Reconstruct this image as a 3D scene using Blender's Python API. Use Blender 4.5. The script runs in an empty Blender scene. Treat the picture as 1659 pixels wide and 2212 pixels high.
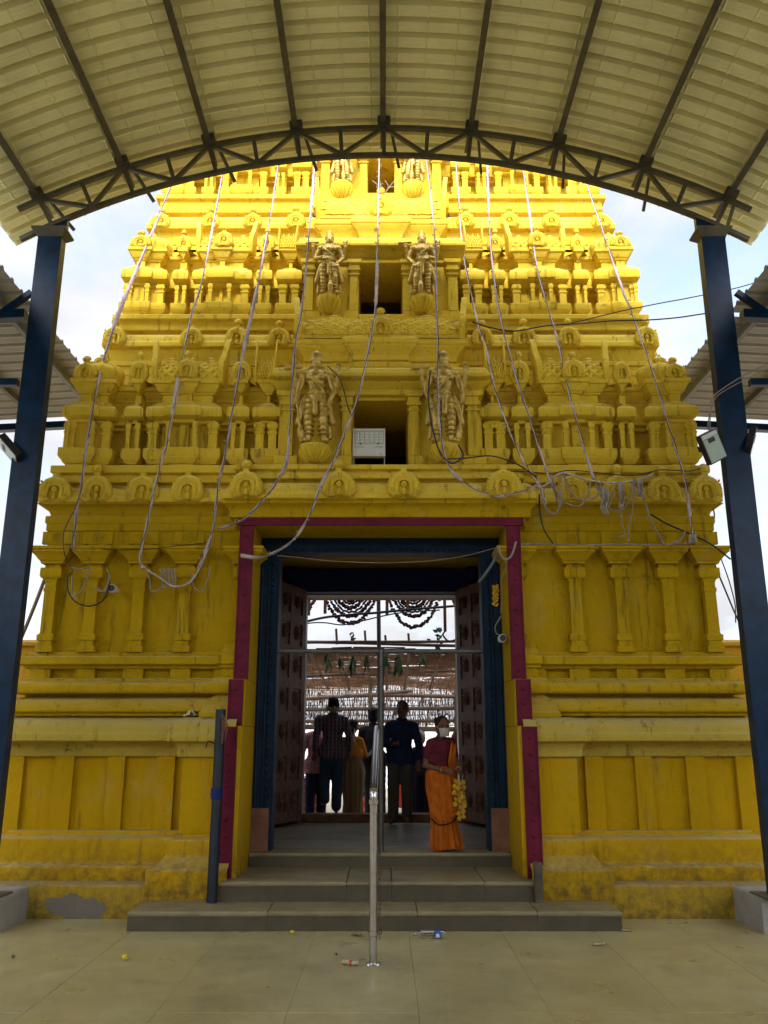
import bpy, bmesh, math, random
from mathutils import Vector, Matrix, noise
random.seed(7)
R = math.radians
scene = bpy.context.scene
# ------------------------------------------------------------------ camera, sky, sun, exposure
PITCH, FPX, EYE = R(14.9), 1836.0, 1.70
cam_d = bpy.data.cameras.new('camera'); cam = bpy.data.objects.new('camera', cam_d)
scene.collection.objects.link(cam); scene.camera = cam
cam.location = (0, 0, EYE); cam.rotation_euler = (R(90) + PITCH, 0, 0)
cam_d.sensor_fit = 'VERTICAL'; cam_d.sensor_height = 24.0; cam_d.lens = 24.0 * 1836.0 / 2212.0
cam_d.clip_start = 0.05; cam_d.clip_end = 2000
SUN_EL, SUN_AZ = R(42), R(184)
wd = bpy.data.worlds.new('World'); scene.world = wd; wd.use_nodes = True
wn, wl = wd.node_tree.nodes, wd.node_tree.links
bg = wn['Background']; bg.inputs["Strength"].default_value = 0.15
sky = wn.new('ShaderNodeTexSky'); sky.sky_type = 'NISHITA'; sky.sun_disc = False
sky.sun_elevation = SUN_EL; sky.sun_rotation = SUN_AZ; sky.dust_density = 2.2; sky.air_density = 1.0; sky.altitude = 300
tc = wn.new('ShaderNodeTexCoord'); mp = wn.new('ShaderNodeMapping'); mp.inputs['Scale'].default_value = (1.6, 1.6, 3.0); mp.inputs['Rotation'].default_value = (0, 0, R(205))
nz = wn.new('ShaderNodeTexNoise'); nz.inputs['Scale'].default_value = 1.7; nz.inputs['Detail'].default_value = 7; nz.inputs['Roughness'].default_value = .55
rp = wn.new('ShaderNodeValToRGB'); rp.color_ramp.elements[0].position = .30; rp.color_ramp.elements[1].position = .56
mx = wn.new('ShaderNodeMix'); mx.data_type = 'RGBA'
wl.new(tc.outputs['Generated'], mp.inputs['Vector']); wl.new(mp.outputs['Vector'], nz.inputs['Vector'])
wl.new(nz.outputs['Fac'], rp.inputs['Fac']); wl.new(rp.outputs['Color'], mx.inputs[0])
_sd = Vector((math.sin(SUN_AZ) * math.cos(SUN_EL), math.cos(SUN_AZ) * math.cos(SUN_EL), math.sin(SUN_EL)))
dt = wn.new('ShaderNodeVectorMath'); dt.operation = 'DOT_PRODUCT'; dt.inputs[1].default_value = _sd; wl.new(tc.outputs['Generated'], dt.inputs[0])   # thin cloud glows broadly on the sun's side
pw_ = wn.new('ShaderNodeMath'); pw_.operation = 'POWER'; pw_.inputs[1].default_value = 1.3; cl_ = wn.new('ShaderNodeClamp'); wl.new(dt.outputs['Value'], cl_.inputs['Value']); wl.new(cl_.outputs['Result'], pw_.inputs[0])
gr = wn.new('ShaderNodeMapRange'); gr.inputs['To Min'].default_value = 1.75; gr.inputs['To Max'].default_value = 10.5; wl.new(pw_.outputs[0], gr.inputs['Value'])
tint = wn.new('ShaderNodeVectorMath'); tint.operation = 'SCALE'; tint.inputs[0].default_value = (.97, .985, 1.03); wl.new(gr.outputs['Result'], tint.inputs['Scale'])
nz2 = wn.new('ShaderNodeTexNoise'); nz2.inputs['Scale'].default_value = 3.4; nz2.inputs['Detail'].default_value = 6; wl.new(mp.outputs['Vector'], nz2.inputs['Vector'])
mr2 = wn.new('ShaderNodeMapRange'); mr2.inputs['From Min'].default_value = .32; mr2.inputs['From Max'].default_value = .68; mr2.inputs['To Min'].default_value = .78; mr2.inputs['To Max'].default_value = 1.16; wl.new(nz2.outputs['Fac'], mr2.inputs['Value'])
tn2 = wn.new('ShaderNodeVectorMath'); tn2.operation = 'SCALE'; wl.new(tint.outputs['Vector'], tn2.inputs[0]); wl.new(mr2.outputs['Result'], tn2.inputs['Scale'])
wl.new(sky.outputs['Color'], mx.inputs[6]); wl.new(tn2.outputs['Vector'], mx.inputs[7])
wl.new(mx.outputs[2], bg.inputs['Color'])
sun_d = bpy.data.lights.new('sun', 'SUN'); sun_d.energy = 0.95; sun_d.angle = R(10); sun_d.color = (1, .95, .86)
sun = bpy.data.objects.new('sun', sun_d); scene.collection.objects.link(sun)
_sd = Vector((math.sin(SUN_AZ) * math.cos(SUN_EL), math.cos(SUN_AZ) * math.cos(SUN_EL), math.sin(SUN_EL)))
sun.rotation_euler = _sd.to_track_quat('Z', 'Y').to_euler(); sun.location = (0, -20, 30)
vs = scene.view_settings; vs.view_transform = 'Standard'; vs.look = 'None'; vs.exposure = 1.86; vs.gamma = 1.0; vs.use_curve_mapping = False
scene.cycles.max_bounces = 10; scene.cycles.diffuse_bounces = 6; scene.cycles.glossy_bounces = 4
scene.cycles.use_denoising = True
# ------------------------------------------------------------------ measuring helpers (photo units 1659 x 2212)
_c, _s = math.cos(PITCH), math.sin(PITCH)
def at(x, y, D):
    u = (x - 829.5) / FPX; v = (y - 1106) / FPX; t = D / (_c + v * _s)
    return Vector((u * t, D, EYE + (_s - v * _c) * t))
def zy(y, D): return at(829.5, y, D).z
CX = -0.045
def xl(px, y, D): return abs(at(px, y, D).x - CX)       # distance from the tower's axis
# ------------------------------------------------------------------ object helpers
COL = scene.collection
def tag(o, label=None, cat=None, group=None, kind=None):
    if label: o['label'] = label
    if cat: o['category'] = cat
    if group: o['group'] = group
    if kind: o['kind'] = kind
    return o
def empty(name, loc=(0, 0, 0), rz=0, parent=None):
    o = bpy.data.objects.new(name, None); COL.objects.link(o); o.location = loc; o.rotation_euler = (0, 0, rz)
    o.empty_display_size = .1
    if parent: o.parent = parent
    return o
def put(name, me, parent=None, loc=(0, 0, 0), rot=(0, 0, 0), scale=(1, 1, 1)):
    o = bpy.data.objects.new(name, me); COL.objects.link(o)
    o.location = loc; o.rotation_euler = rot; o.scale = scale
    if parent: o.parent = parent
    return o
class MB:
    def __init__(s): s.v = []; s.f = []
    def box(s, x0, x1, y0, y1, z0, z1, M=None):
        p = [(x0,y0,z0),(x1,y0,z0),(x1,y1,z0),(x0,y1,z0),(x0,y0,z1),(x1,y0,z1),(x1,y1,z1),(x0,y1,z1)]
        if M: p = [tuple(M @ Vector(q)) for q in p]
        b = len(s.v); s.v += p
        s.f += [tuple(b + i for i in q) for q in ((0,3,2,1),(4,5,6,7),(0,1,5,4),(1,2,6,5),(2,3,7,6),(3,0,4,7))]; return s
    def frus(s, cx, cy, z0, z1, w0, d0, w1, d1):
        b = len(s.v)
        for w, d, z in ((w0, d0, z0), (w1, d1, z1)): s.v += [(cx-w,cy-d,z),(cx+w,cy-d,z),(cx+w,cy+d,z),(cx-w,cy+d,z)]
        s.f += [tuple(b + i for i in q) for q in ((0,3,2,1),(4,5,6,7),(0,1,5,4),(1,2,6,5),(2,3,7,6),(3,0,4,7))]; return s
    def bar(s, a, b, w, h=None):          # square bar from a to b
        a, b = Vector(a), Vector(b); h = h or w; d = (b - a).normalized()
        q = d.to_track_quat('Z', 'Y').to_matrix(); X, Y = q.col[0] * w / 2, q.col[1] * h / 2
        n = len(s.v)
        for c in (a, b): s.v += [tuple(c - X - Y), tuple(c + X - Y), tuple(c + X + Y), tuple(c - X + Y)]
        s.f += [tuple(n + i for i in k) for k in ((0,3,2,1),(4,5,6,7),(0,1,5,4),(1,2,6,5),(2,3,7,6),(3,0,4,7))]; return s
    def tube(s, pts, r, n=6, cap=True, flat=1.0):
        pts = [Vector(p) for p in pts]; rr = r if isinstance(r, (list, tuple)) else [r] * len(pts)
        b = len(s.v); prev = None
        for i, p in enumerate(pts):
            d = (pts[min(i + 1, len(pts) - 1)] - pts[max(i - 1, 0)])
            d = d.normalized() if d.length > 1e-9 else Vector((0, 0, 1))
            if prev is None:
                x = d.orthogonal().normalized()
            else:
                x = prev - d * prev.dot(d); x = x.normalized() if x.length > 1e-6 else d.orthogonal().normalized()
            prev = x; y = d.cross(x)
            for k in range(n):
                a = 2 * math.pi * k / n
                s.v.append(tuple(p + x * math.cos(a) * rr[i] + y * math.sin(a) * rr[i] * flat))
        for i in range(len(pts) - 1):
            for k in range(n):
                k2 = (k + 1) % n
                s.f.append((b + i*n + k, b + i*n + k2, b + (i+1)*n + k2, b + (i+1)*n + k))
        if cap:
            s.f.append(tuple(b + k for k in range(n - 1, -1, -1))); m = b + (len(pts) - 1) * n
            s.f.append(tuple(m + k for k in range(n)))
        return s
    def lathe(s, prof, c=(0, 0, 0), n=16, sx=1, sy=1, cap=True):
        b = len(s.v)
        for r, z in prof:
            for k in range(n):
                a = 2 * math.pi * k / n; s.v.append((c[0] + r*math.cos(a)*sx, c[1] + r*math.sin(a)*sy, c[2] + z))
        for i in range(len(prof) - 1):
            for k in range(n):
                k2 = (k + 1) % n; s.f.append((b + i*n + k, b + i*n + k2, b + (i+1)*n + k2, b + (i+1)*n + k))
        if cap:
            s.f.append(tuple(b + k for k in range(n - 1, -1, -1))); m = b + (len(prof) - 1) * n
            s.f.append(tuple(m + k for k in range(n)))
        return s
    def ell(s, c, r, n=10, m=7, M=None):
        b = len(s.v)
        for i in range(m + 1):
            t = math.pi * i / m
            for k in range(n):
                a = 2*math.pi*k/n
                q = Vector((r[0]*math.sin(t)*math.cos(a), r[1]*math.sin(t)*math.sin(a), -r[2]*math.cos(t)))
                if M: q = M @ q
                s.v.append(tuple(Vector(c) + q))
        for i in range(m):
            for k in range(n):
                k2 = (k+1) % n; s.f.append((b+i*n+k, b+i*n+k2, b+(i+1)*n+k2, b+(i+1)*n+k))
        return s
    def prism(s, outline, y0, y1, bev=0):   # outline in XZ (counter-clockwise seen from -Y), front at y0
        b = len(s.v); n = len(outline)
        cx = sum(p[0] for p in outline) / n; cz = sum(p[1] for p in outline) / n
        lay = [(y1, 1.0), (y0 + bev, 1.0), (y0, 1 - bev * 1.2)] if bev else [(y1, 1.0), (y0, 1.0)]
        for y, k in lay: s.v += [(cx + (x-cx)*k, y, cz + (z-cz)*k) for x, z in outline]
        for j in range(len(lay) - 1):
            for i in range(n):
                i2 = (i + 1) % n; s.f.append((b + j*n + i, b + j*n + i2, b + (j+1)*n + i2, b + (j+1)*n + i))
        m = b + (len(lay) - 1) * n
        s.f.append(tuple(m + i for i in range(n))); s.f.append(tuple(b + i for i in range(n - 1, -1, -1)))
        return s
    def sweep(s, path, prof, soft=.007, cap=True):
        """moulding: prof = (outward offset, z) bottom to top, along an orthogonal plan path (left to right as seen from the front)"""
        if soft:
            q = [prof[0]]
            for i in range(1, len(prof) - 1):
                a, p, c = Vector(prof[i-1]), Vector(prof[i]), Vector(prof[i+1])
                la, lc = (a-p).length, (c-p).length
                if la < 1e-6 or lc < 1e-6 or abs((a-p).normalized().dot((c-p).normalized())) > .9: q.append(tuple(p)); continue
                ra, rc = min(soft, la*.4), min(soft, lc*.4)
                q += [tuple(p + (a-p)/la*ra), tuple(p + (c-p)/lc*rc)]
            q.append(prof[-1]); prof = q
        nrm = []
        for i in range(len(path) - 1):
            d = Vector((path[i+1][0]-path[i][0], path[i+1][1]-path[i][1])).normalized(); nrm.append(Vector((d.y, -d.x)))
        off = []
        for i in range(len(path)):
            if i == 0: o = nrm[0]
            elif i == len(path) - 1: o = nrm[-1]
            else: o = nrm[i-1] + nrm[i] if abs(nrm[i-1].dot(nrm[i])) < .5 else nrm[i]
            off.append(o)
        b = len(s.v); n = len(path)
        for o, z in prof:
            for p, q in zip(path, off): s.v.append((p[0] + q.x*o, p[1] + q.y*o, z))
        for j in range(len(prof) - 1):
            for i in range(n - 1): s.f.append((b + j*n + i, b + j*n + i + 1, b + (j+1)*n + i + 1, b + (j+1)*n + i))
        if cap:
            m = b + (len(prof) - 1) * n
            s.f.append(tuple(m + i for i in range(n))); s.f.append(tuple(b + i for i in range(n - 1, -1, -1)))
        return s
    def mesh(s, name, mat, smooth=None):
        me = bpy.data.meshes.new(name); me.from_pydata(s.v, [], s.f); me.update()
        mats = mat if isinstance(mat, (list, tuple)) else [mat]
        for m in mats: me.materials.append(m)
        if smooth is not None:
            me.polygons.foreach_set('use_smooth', [True] * len(me.polygons)); me.set_sharp_from_angle(angle=R(smooth))
        return me
    def build(s, name, mat, parent=None, smooth=None, **k): return put(name, s.mesh(name, mat, smooth), parent, **k)
def wob(pts, n=3, amp=0, seed=0):
    """Catmull-Rom through the points, with a little sag noise"""
    pts = [Vector(p) for p in pts]; out = []
    P_ = [pts[0]*2 - pts[1]] + pts + [pts[-1]*2 - pts[-2]]
    for i in range(1, len(P_) - 2):
        for k in range(n):
            t = k / n; a, b, c, d = P_[i-1], P_[i], P_[i+1], P_[i+2]
            out.append(.5*((2*b) + (c-a)*t + (2*a-5*b+4*c-d)*t*t + (3*b-a-3*c+d)*t**3))
    out.append(pts[-1])
    if amp: out = [p + amp * Vector(noise.noise_vector(p*3 + Vector((seed, 0, 0)))) for p in out]
    return out
# ------------------------------------------------------------------ materials
def nodes(name):
    m = bpy.data.materials.new(name); m.use_nodes = True
    return m, m.node_tree.nodes, m.node_tree.links, m.node_tree.nodes['Principled BSDF']
def mixc(n, l, fac, a, b):
    x = n.new('ShaderNodeMix'); x.data_type = 'RGBA'
    for k, val in ((0, fac), (6, a), (7, b)):
        if hasattr(val, 'links'): l.new(val, x.inputs[k])
        elif k == 0: x.inputs[0].default_value = val
        else: x.inputs[k].default_value = (*val, 1)
    return x.outputs[2]
def noise_fac(n, l, scale, lo, hi, detail=5, stretch=(1, 1, 1), coord='Object', rough=.55):
    t = n.new('ShaderNodeTexCoord'); mp_ = n.new('ShaderNodeMapping'); mp_.inputs['Scale'].default_value = stretch
    if coord == 'World':
        g = n.new('ShaderNodeNewGeometry'); l.new(g.outputs['Position'], mp_.inputs['Vector'])
    else: l.new(t.outputs[coord], mp_.inputs['Vector'])
    z = n.new('ShaderNodeTexNoise'); z.inputs['Scale'].default_value = scale; z.inputs['Detail'].default_value = detail; z.inputs['Roughness'].default_value = rough
    l.new(mp_.outputs['Vector'], z.inputs['Vector'])
    r = n.new('ShaderNodeMapRange'); r.inputs['From Min'].default_value = lo; r.inputs['From Max'].default_value = hi; r.clamp = True
    l.new(z.outputs['Fac'], r.inputs['Value']); return r.outputs['Result']
def mul(n, l, a, b, op='MULTIPLY'):
    x = n.new('ShaderNodeMath'); x.operation = op; x.use_clamp = True
    for i, q in enumerate((a, b)):
        if hasattr(q, 'links'): l.new(q, x.inputs[i])
        else: x.inputs[i].default_value = q
    return x.outputs[0]
def bump(n, l, bs, h, strength=.3, dist=.01):
    b = n.new('ShaderNodeBump'); b.inputs['Strength'].default_value = strength; b.inputs['Distance'].default_value = dist
    l.new(h, b.inputs['Height']); l.new(b.outputs['Normal'], bs.inputs['Normal'])
def simple(name, col, rough=.6, metal=0, var=.25, vscale=6, bmp=.15, bscale=40, coord='Object', spec=.5, alpha=None, trans=0):
    m, n, l, bs = nodes(name)
    f = noise_fac(n, l, vscale, .3, .7, coord=coord)
    l.new(mixc(n, l, f, tuple(c*(1-var) for c in col), tuple(min(1, c*(1+var*.6)) for c in col)), bs.inputs['Base Color'])
    bs.inputs['Roughness'].default_value = rough; bs.inputs['Metallic'].default_value = metal; bs.inputs['Specular IOR Level'].default_value = spec
    if bmp: bump(n, l, bs, noise_fac(n, l, bscale, .2, .8, coord=coord), bmp, .004)
    if trans: bs.inputs['Transmission Weight'].default_value = trans
    return m
def plaster(name, col, dust, stain, dirt_lo=None, age=1.0):
    """limewashed plaster: patchy coats, dust lying on ledges, black weather streaks, damp at the foot"""
    m, n, l, bs = nodes(name)
    big = noise_fac(n, l, .9, .35, .68, coord='World'); fine = noise_fac(n, l, 14, .3, .75, coord='World')
    c = mixc(n, l, big, tuple(x*.84 for x in col), col)
    c = mixc(n, l, mul(n, l, fine, .28), c, tuple(x*.62 for x in col))
    g = n.new('ShaderNodeNewGeometry'); sx = n.new('ShaderNodeSeparateXYZ'); l.new(g.outputs['Normal'], sx.inputs[0])
    up = n.new('ShaderNodeMapRange'); up.inputs['From Min'].default_value = .25; up.inputs['From Max'].default_value = .8
    l.new(sx.outputs['Z'], up.inputs['Value'])
    d = noise_fac(n, l, 3.2, .2, .6, coord='World')
    c = mixc(n, l, mul(n, l, mul(n, l, up.outputs['Result'], d), .8), c, dust)
    fd = noise_fac(n, l, 1.9, .56, .70, coord='World', stretch=(1, 1, .6), detail=8, rough=.65)
    c = mixc(n, l, mul(n, l, fd, .28), c, dust)
    st = noise_fac(n, l, 5.0, .56, .74, coord='World', stretch=(2.2, 2.2, .20), detail=8, rough=.7)
    c = mixc(n, l, mul(n, l, st, min(1, .60*age)), c, stain)
    spl = noise_fac(n, l, 2.1, .60, .72, coord='World', stretch=(1, 1, 1.3), detail=9, rough=.75)
    c = mixc(n, l, mul(n, l, spl, min(.95, .34*age)), c, stain)
    if dirt_lo:
        px = n.new('ShaderNodeSeparateXYZ'); l.new(g.outputs['Position'], px.inputs[0])
        r = n.new('ShaderNodeMapRange'); r.inputs['From Min'].default_value = dirt_lo[1]; r.inputs['From Max'].default_value = dirt_lo[0]
        l.new(px.outputs['Z'], r.inputs['Value'])
        w = noise_fac(n, l, 11, .36, .60, coord='World', detail=10, rough=.72)
        c = mixc(n, l, mul(n, l, mul(n, l, r.outputs['Result'], w), .85), c, stain)
    l.new(c, bs.inputs['Base Color']); bs.inputs['Roughness'].default_value = .85; bs.inputs['Specular IOR Level'].default_value = .10
    h = mixc(n, l, .45, noise_fac(n, l, 9, .2, .8, coord='World'), noise_fac(n, l, 70, .2, .8, coord='World', detail=3))
    bump(n, l, bs, h, .6, .018); return m
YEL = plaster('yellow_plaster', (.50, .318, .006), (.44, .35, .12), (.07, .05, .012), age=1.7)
YELT = plaster('lit_yellow_plaster', (.76, .535, .045), (.64, .53, .20), (.10, .075, .02), age=1.9)  # yellow raised for the tiers: the stronger light up there put into its colour
LEDGE = plaster('weathered_ledge', (.50, .365, .055), (.38, .32, .15), (.045, .033, .012), age=2.8)
OCH = plaster('ochre_plaster', (.54, .32, .004), (.40, .33, .13), (.09, .06, .02), (.25, .75))
PLI = plaster('plinth_plaster', (.46, .30, .02), (.28, .24, .16), (.07, .055, .03), (.0, .5))
BARE = plaster('bare_cement', (.19, .17, .135), (.22, .20, .16), (.07, .055, .04), age=1.8)
WALLO = plaster('orange_plaster', (.50, .28, .02), (.42, .34, .15), (.14, .09, .03))
MAG = simple('magenta_paint', (.125, .007, .026), .65, spec=.2, var=.35, bmp=.35, bscale=30, coord='World')
TEAL = simple('teal_enamel', (.004, .020, .045), .6, spec=.18, var=.4, bmp=.3, bscale=25, coord='World')
NAVY = simple('dark_blue_enamel', (.010, .022, .13), .6, spec=.2, var=.3, coord='World')
POSTB = simple('blue_gloss_enamel', (.0018, .021, .058), .32, spec=.22, var=.5, vscale=7, bmp=.06, bscale=90, coord='World')
STEELD = simple('dark_steel_primer', (.085, .074, .042), .55, var=.35, coord='World')
STEELG = simple('grey_painted_steel', (.13, .13, .125), .5, var=.25, coord='World')
GOLD = simple('bronze_gilt', (.52, .355, .070), .30, .45, var=.45, vscale=14, bmp=.5, bscale=60)
WOOD = simple('old_teak', (.12, .058, .034), .6, spec=.2, var=.5, vscale=9, bmp=.5, bscale=50, coord='World')
BROWN = simple('red_brown_stone', (.20, .085, .045), .7, var=.35, coord='World')
SHAFT_SHADE = simple('shaft_shade_cement', (.022, .020, .020), .9, coord='World')  # unlit window interiors: their shade put into a near-black colour
def stone(name, a, b, sc=3.5, rough=.5, blot=(.05, .045, .035)):
    m, n, l, bs = nodes(name)
    c = mixc(n, l, noise_fac(n, l, sc, .3, .7, coord='World', detail=8), a, b)
    c = mixc(n, l, mul(n, l, noise_fac(n, l, 120, .4, .7, coord='World', detail=2), .35), c, tuple(x*.5 for x in a))
    c = mixc(n, l, mul(n, l, noise_fac(n, l, 1.3, .50, .74, coord='World', detail=9, rough=.7), .6), c, blot)
    c = mixc(n, l, mul(n, l, noise_fac(n, l, 6.5, .52, .70, coord='World', detail=10, rough=.75), .38), c, tuple(x*.55 for x in a))
    oi = n.new('ShaderNodeObjectInfo'); 
    c = mixc(n, l, mul(n, l, oi.outputs['Random'], .10), c, tuple(x*.62 for x in a))
    l.new(c, bs.inputs['Base Color'])
    rg = n.new('ShaderNodeMapRange'); rg.inputs['To Min'].default_value = rough - .12; rg.inputs['To Max'].default_value = rough + .2
    l.new(noise_fac(n, l, 2.2, .3, .7, coord='World', detail=8), rg.inputs['Value']); l.new(rg.outputs['Result'], bs.inputs['Roughness'])
    bump(n, l, bs, noise_fac(n, l, 60, .2, .8, coord='World'), .25, .004); return m
SLAB = stone('courtyard_stone', (.33, .285, .135), (.45, .39, .185), 2.6, .36)
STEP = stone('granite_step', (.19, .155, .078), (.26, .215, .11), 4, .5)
RISE = stone('grimy_shaded_riser', (.058, .046, .021), (.092, .074, .036), 5, .6)  # grime on the risers, with the shade below the lit treads put in too
PASS = stone('passage_granite', (.20, .18, .125), (.27, .245, .175), 3, .45)
GRND = stone('sandy_ground', (.30, .25, .18), (.38, .32, .23), 1.2, .9)
KERB = stone('kerb_cement', (.28, .27, .24), (.36, .34, .30), 5, .8)
SHEET = simple('cream_roof_sheet', (.76, .71, .36), .45, .0, var=.12, vscale=2.0, bmp=.05, bscale=12, coord='World')
SHEETG = simple('pale_side_sheet', (.34, .325, .28), .5, .0, var=.15, vscale=3, bmp=.05, coord='World')
STEELS = simple('stainless_steel', (.52, .50, .47), .22, 1.0, var=.15, vscale=20, bmp=.05)
BLACK = simple('black_plastic', (.012, .012, .014), .45, bmp=0)
RUBBER = simple('cable_black', (.018, .017, .018), .6, bmp=0)
RIBBON = simple('lavender_cord', (.44, .36, .39), .7, var=.3, vscale=10, bmp=.2)
RIBBON2 = simple('dusty_pale_cord', (.52, .44, .41), .75, var=.3, vscale=10, bmp=.2)
BULB = simple('frosted_bulb', (.30, .24, .30), .35, bmp=0)
# ================================================================== THE TEMPLE TOWER
BY = 11.5
TOWER = tag(empty('temple_tower', (CX, BY, 0)), 'yellow plastered temple gateway tower with stepped carved tiers', 'tower')
def T(name, mb, mat=None, smooth=35): return mb.build(name, mat or YEL, TOWER, smooth, loc=(0, -BY, 0))
def wing(xin, W, D0, Db):
    return [[(-W, Db), (-W, D0), (-xin, D0)], [(xin, D0), (W, D0), (W, Db)]]
def ring(W, D0, Db): return [(-W, Db), (-W, D0), (W, D0), (W, Db)]
def prof(D0, pts): return [(D0 - d, z) for d, z in pts]
def roll(Da, za, Db_, zb, n=6):            # quarter round from (Da,za) up and back to (Db_,zb)
    return [(Da + (Db_-Da)*(1-math.cos(i/n*math.pi/2)), za + (zb-za)*math.sin(i/n*math.pi/2)) for i in range(1, n + 1)]
def cove(Da, za, Db_, zb, n=5):            # concave flare from (Da,za) up and out to (Db_,zb)
    return [(Da + (Db_-Da)*(1-math.cos(i/n*math.pi/2)), za + (zb-za)*math.sin(i/n*math.pi/2)) for i in range(1, n + 1)]
DB = 14.0
# ---- base wings (left and right of the gateway)
for s in (0, 1):
    def W(xin, w, D0, pts, name, mat=YEL): return T(name, MB().sweep(wing(xin, w, D0, DB)[s], prof(D0, pts)), mat)
    pl = W(1.6, 4.25, 9.0, [(9.0, 0), (9.005, .29), (9.03, .315), (9.3, .318)], 'plinth', PLI)
    W(1.55, 4.12, 9.2, [(9.2, .30), (9.2, .44), (9.23, .455), (9.29, .462), (9.30, .50), (9.31, .70), (9.36, .722), (9.42, .726), (9.43, .766), (9.55, .768)], 'base_moulding', OCH)
    dado = W(1.55, 3.97, 9.55, [(9.55, .76), (9.55, 1.52)], 'dado_wall', OCH)
    cor = W(1.55, 3.97, 9.55, [(9.55, 1.508), (9.48, 1.512), (9.48, 1.555)] + cove(9.48, 1.56, 9.30, 1.665) + [(9.27, 1.672), (9.27, 1.742), (9.285, 1.756)] + roll(9.285, 1.756, 9.45, 1.915) + [(9.60, 1.92)], 'dado_cornice', LEDGE)
    W(1.55, 3.92, 9.5, [(9.500, 1.915), (9.430, 1.932), (9.430, 1.968), (9.377, 1.972), (9.369, 2.0), (9.430, 2.11), (9.535, 2.14), (9.535, 2.165), (9.377, 2.17), (9.360, 2.20), (9.377, 2.275), (9.456, 2.298), (9.482, 2.30), (9.482, 2.335), (9.605, 2.34), (9.605, 2.44), (9.500, 2.442), (9.500, 2.476), (9.421, 2.482), (9.421, 2.568), (9.518, 2.575), (9.518, 2.622), (9.675, 2.625)], 'upper_base_moulding')
    # blocks in the recessed frieze
    fr = empty('frieze', parent=TOWER, loc=(0, -BY, 0))
    sg = -1 if s == 0 else 1
    pil_x = [xl(p, 1330, 9.55) for p in (101, 196, 298, 398)]
    for x in pil_x + [1.72]:
        MB().box(-.11, .11, -.07, .05, -.05, .05).build('frieze_block', YEL, fr, loc=(sg*x, 9.59, 2.389))
    up = W(1.5, 3.82, 9.60, [(9.60, 2.60), (9.60, 3.80), (9.58, 3.81), (9.58, 4.01), (9.555, 4.02), (9.555, 4.10), (9.54, 4.11), (9.54, 4.19), (9.58, 4.2), (9.58, 4.215)] + cove(9.57, 4.22, 9.45, 4.325), 'wall')
    # dado pilasters
    for a, b in ((-60, -22), (10, 45), (113, 154), (228, 265), (335, 374)):
        x0, x1 = xl(a*1.0, 1710, 9.5), xl(b*1.0, 1710, 9.5)
        MB().box(-abs(x0-x1)/2, abs(x0-x1)/2, -.055, .03, -.379, .379).build('dado_pilaster', OCH, dado, loc=(sg*(x0+x1)/2, 9.55, 1.138))
# engaged wall pilasters with corbel capitals
def pil_mesh():
    m = MB(); d = .06
    for z0, z1, w0, w1 in ((2.622, 2.69, .18, .18), (2.69, 2.75, .14, .14), (2.752, 2.815, .17, .175), (2.815, 2.83, .15, .13), (2.83, 3.30, .125, .12),
                           (3.30, 3.32, .138, .138), (3.322, 3.345, .138, .138), (3.347, 3.40, .12, .12), (3.40, 3.45, .12, .155), (3.452, 3.475, .205, .225), (3.475, 3.568, .23, .225)):
        m.frus(0, 0, z0, z1, w0*.52, d + w0*.34, w1*.52, d + w1*.34)
    m.frus(0, 0, 3.57, 3.615, .085, .09, .085, .09)
    for z0, z1, w0, w1, d0, d1 in ((3.617, 3.65, .19, .21, .125, .135), (3.652, 3.70, .22, .275, .145, .18), (3.70, 3.735, .275, .33, .18, .215), (3.735, 3.765, .34, .34, .225, .225), (3.767, 3.80, .355, .355, .24, .24)):
        m.frus(0, 0, z0, z1, w0*.64, d0, w1*.64, d1)
    return m.mesh('wall_pilaster', YEL)
PILM = pil_mesh()
for x in [xl(p, 1330, 9.55) for p in (106, 196, 298, 398)]:
    for sg in (-1, 1): put('wall_pilaster', PILM, TOWER, (sg*x, 9.60 - BY, 0))
for sg in (-1, 1): put('wall_pilaster', PILM, TOWER, (sg*1.545, 9.60 - BY, 0))
# frieze above the corbels: rosettes and stepped bracket slots
rose = MB()
for r in (.032, .055): rose.tube([(r*math.cos(a*.3491), 0, r*math.sin(a*.3491)) for a in range(19)], .009, 5, False)
rose.ell((0, 0, 0), (.016, .012, .016), 8, 5)
ROSE = rose.mesh('rosette', YEL, 40)
ff = empty('bracket_frieze', parent=TOWER, loc=(0, -BY, 0))
BRK = MB().box(-.17, .17, -.022, .03, 3.862, 4.008).box(-.10, .10, -.016, .03, 3.802, 3.86).mesh('frieze_bracket', YEL)
for x in [xl(p, 1330, 9.55) for p in (106, 196, 298, 398)]:
    for sg in (-1, 1):
        put('frieze_bracket', BRK, ff, (sg*x, 9.58, 0)); put('rosette', ROSE, ff, (sg*x, 9.555, 3.94))
YELB, YEL = YEL, YELT          # the tiers take the paler yellow, their stronger light put into the colour
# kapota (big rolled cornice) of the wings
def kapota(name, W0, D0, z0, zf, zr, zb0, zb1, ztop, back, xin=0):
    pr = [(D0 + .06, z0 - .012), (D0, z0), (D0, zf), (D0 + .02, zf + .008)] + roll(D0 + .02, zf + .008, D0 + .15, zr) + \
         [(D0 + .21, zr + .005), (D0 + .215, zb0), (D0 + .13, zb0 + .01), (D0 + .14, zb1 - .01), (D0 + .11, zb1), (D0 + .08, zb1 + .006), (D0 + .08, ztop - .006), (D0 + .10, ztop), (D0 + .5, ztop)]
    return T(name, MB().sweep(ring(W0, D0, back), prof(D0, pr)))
K1 = kapota('cornice', 3.945, 9.42, 4.33, 4.38, 4.535, 4.59, 4.70, 4.80, DB)
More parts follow.
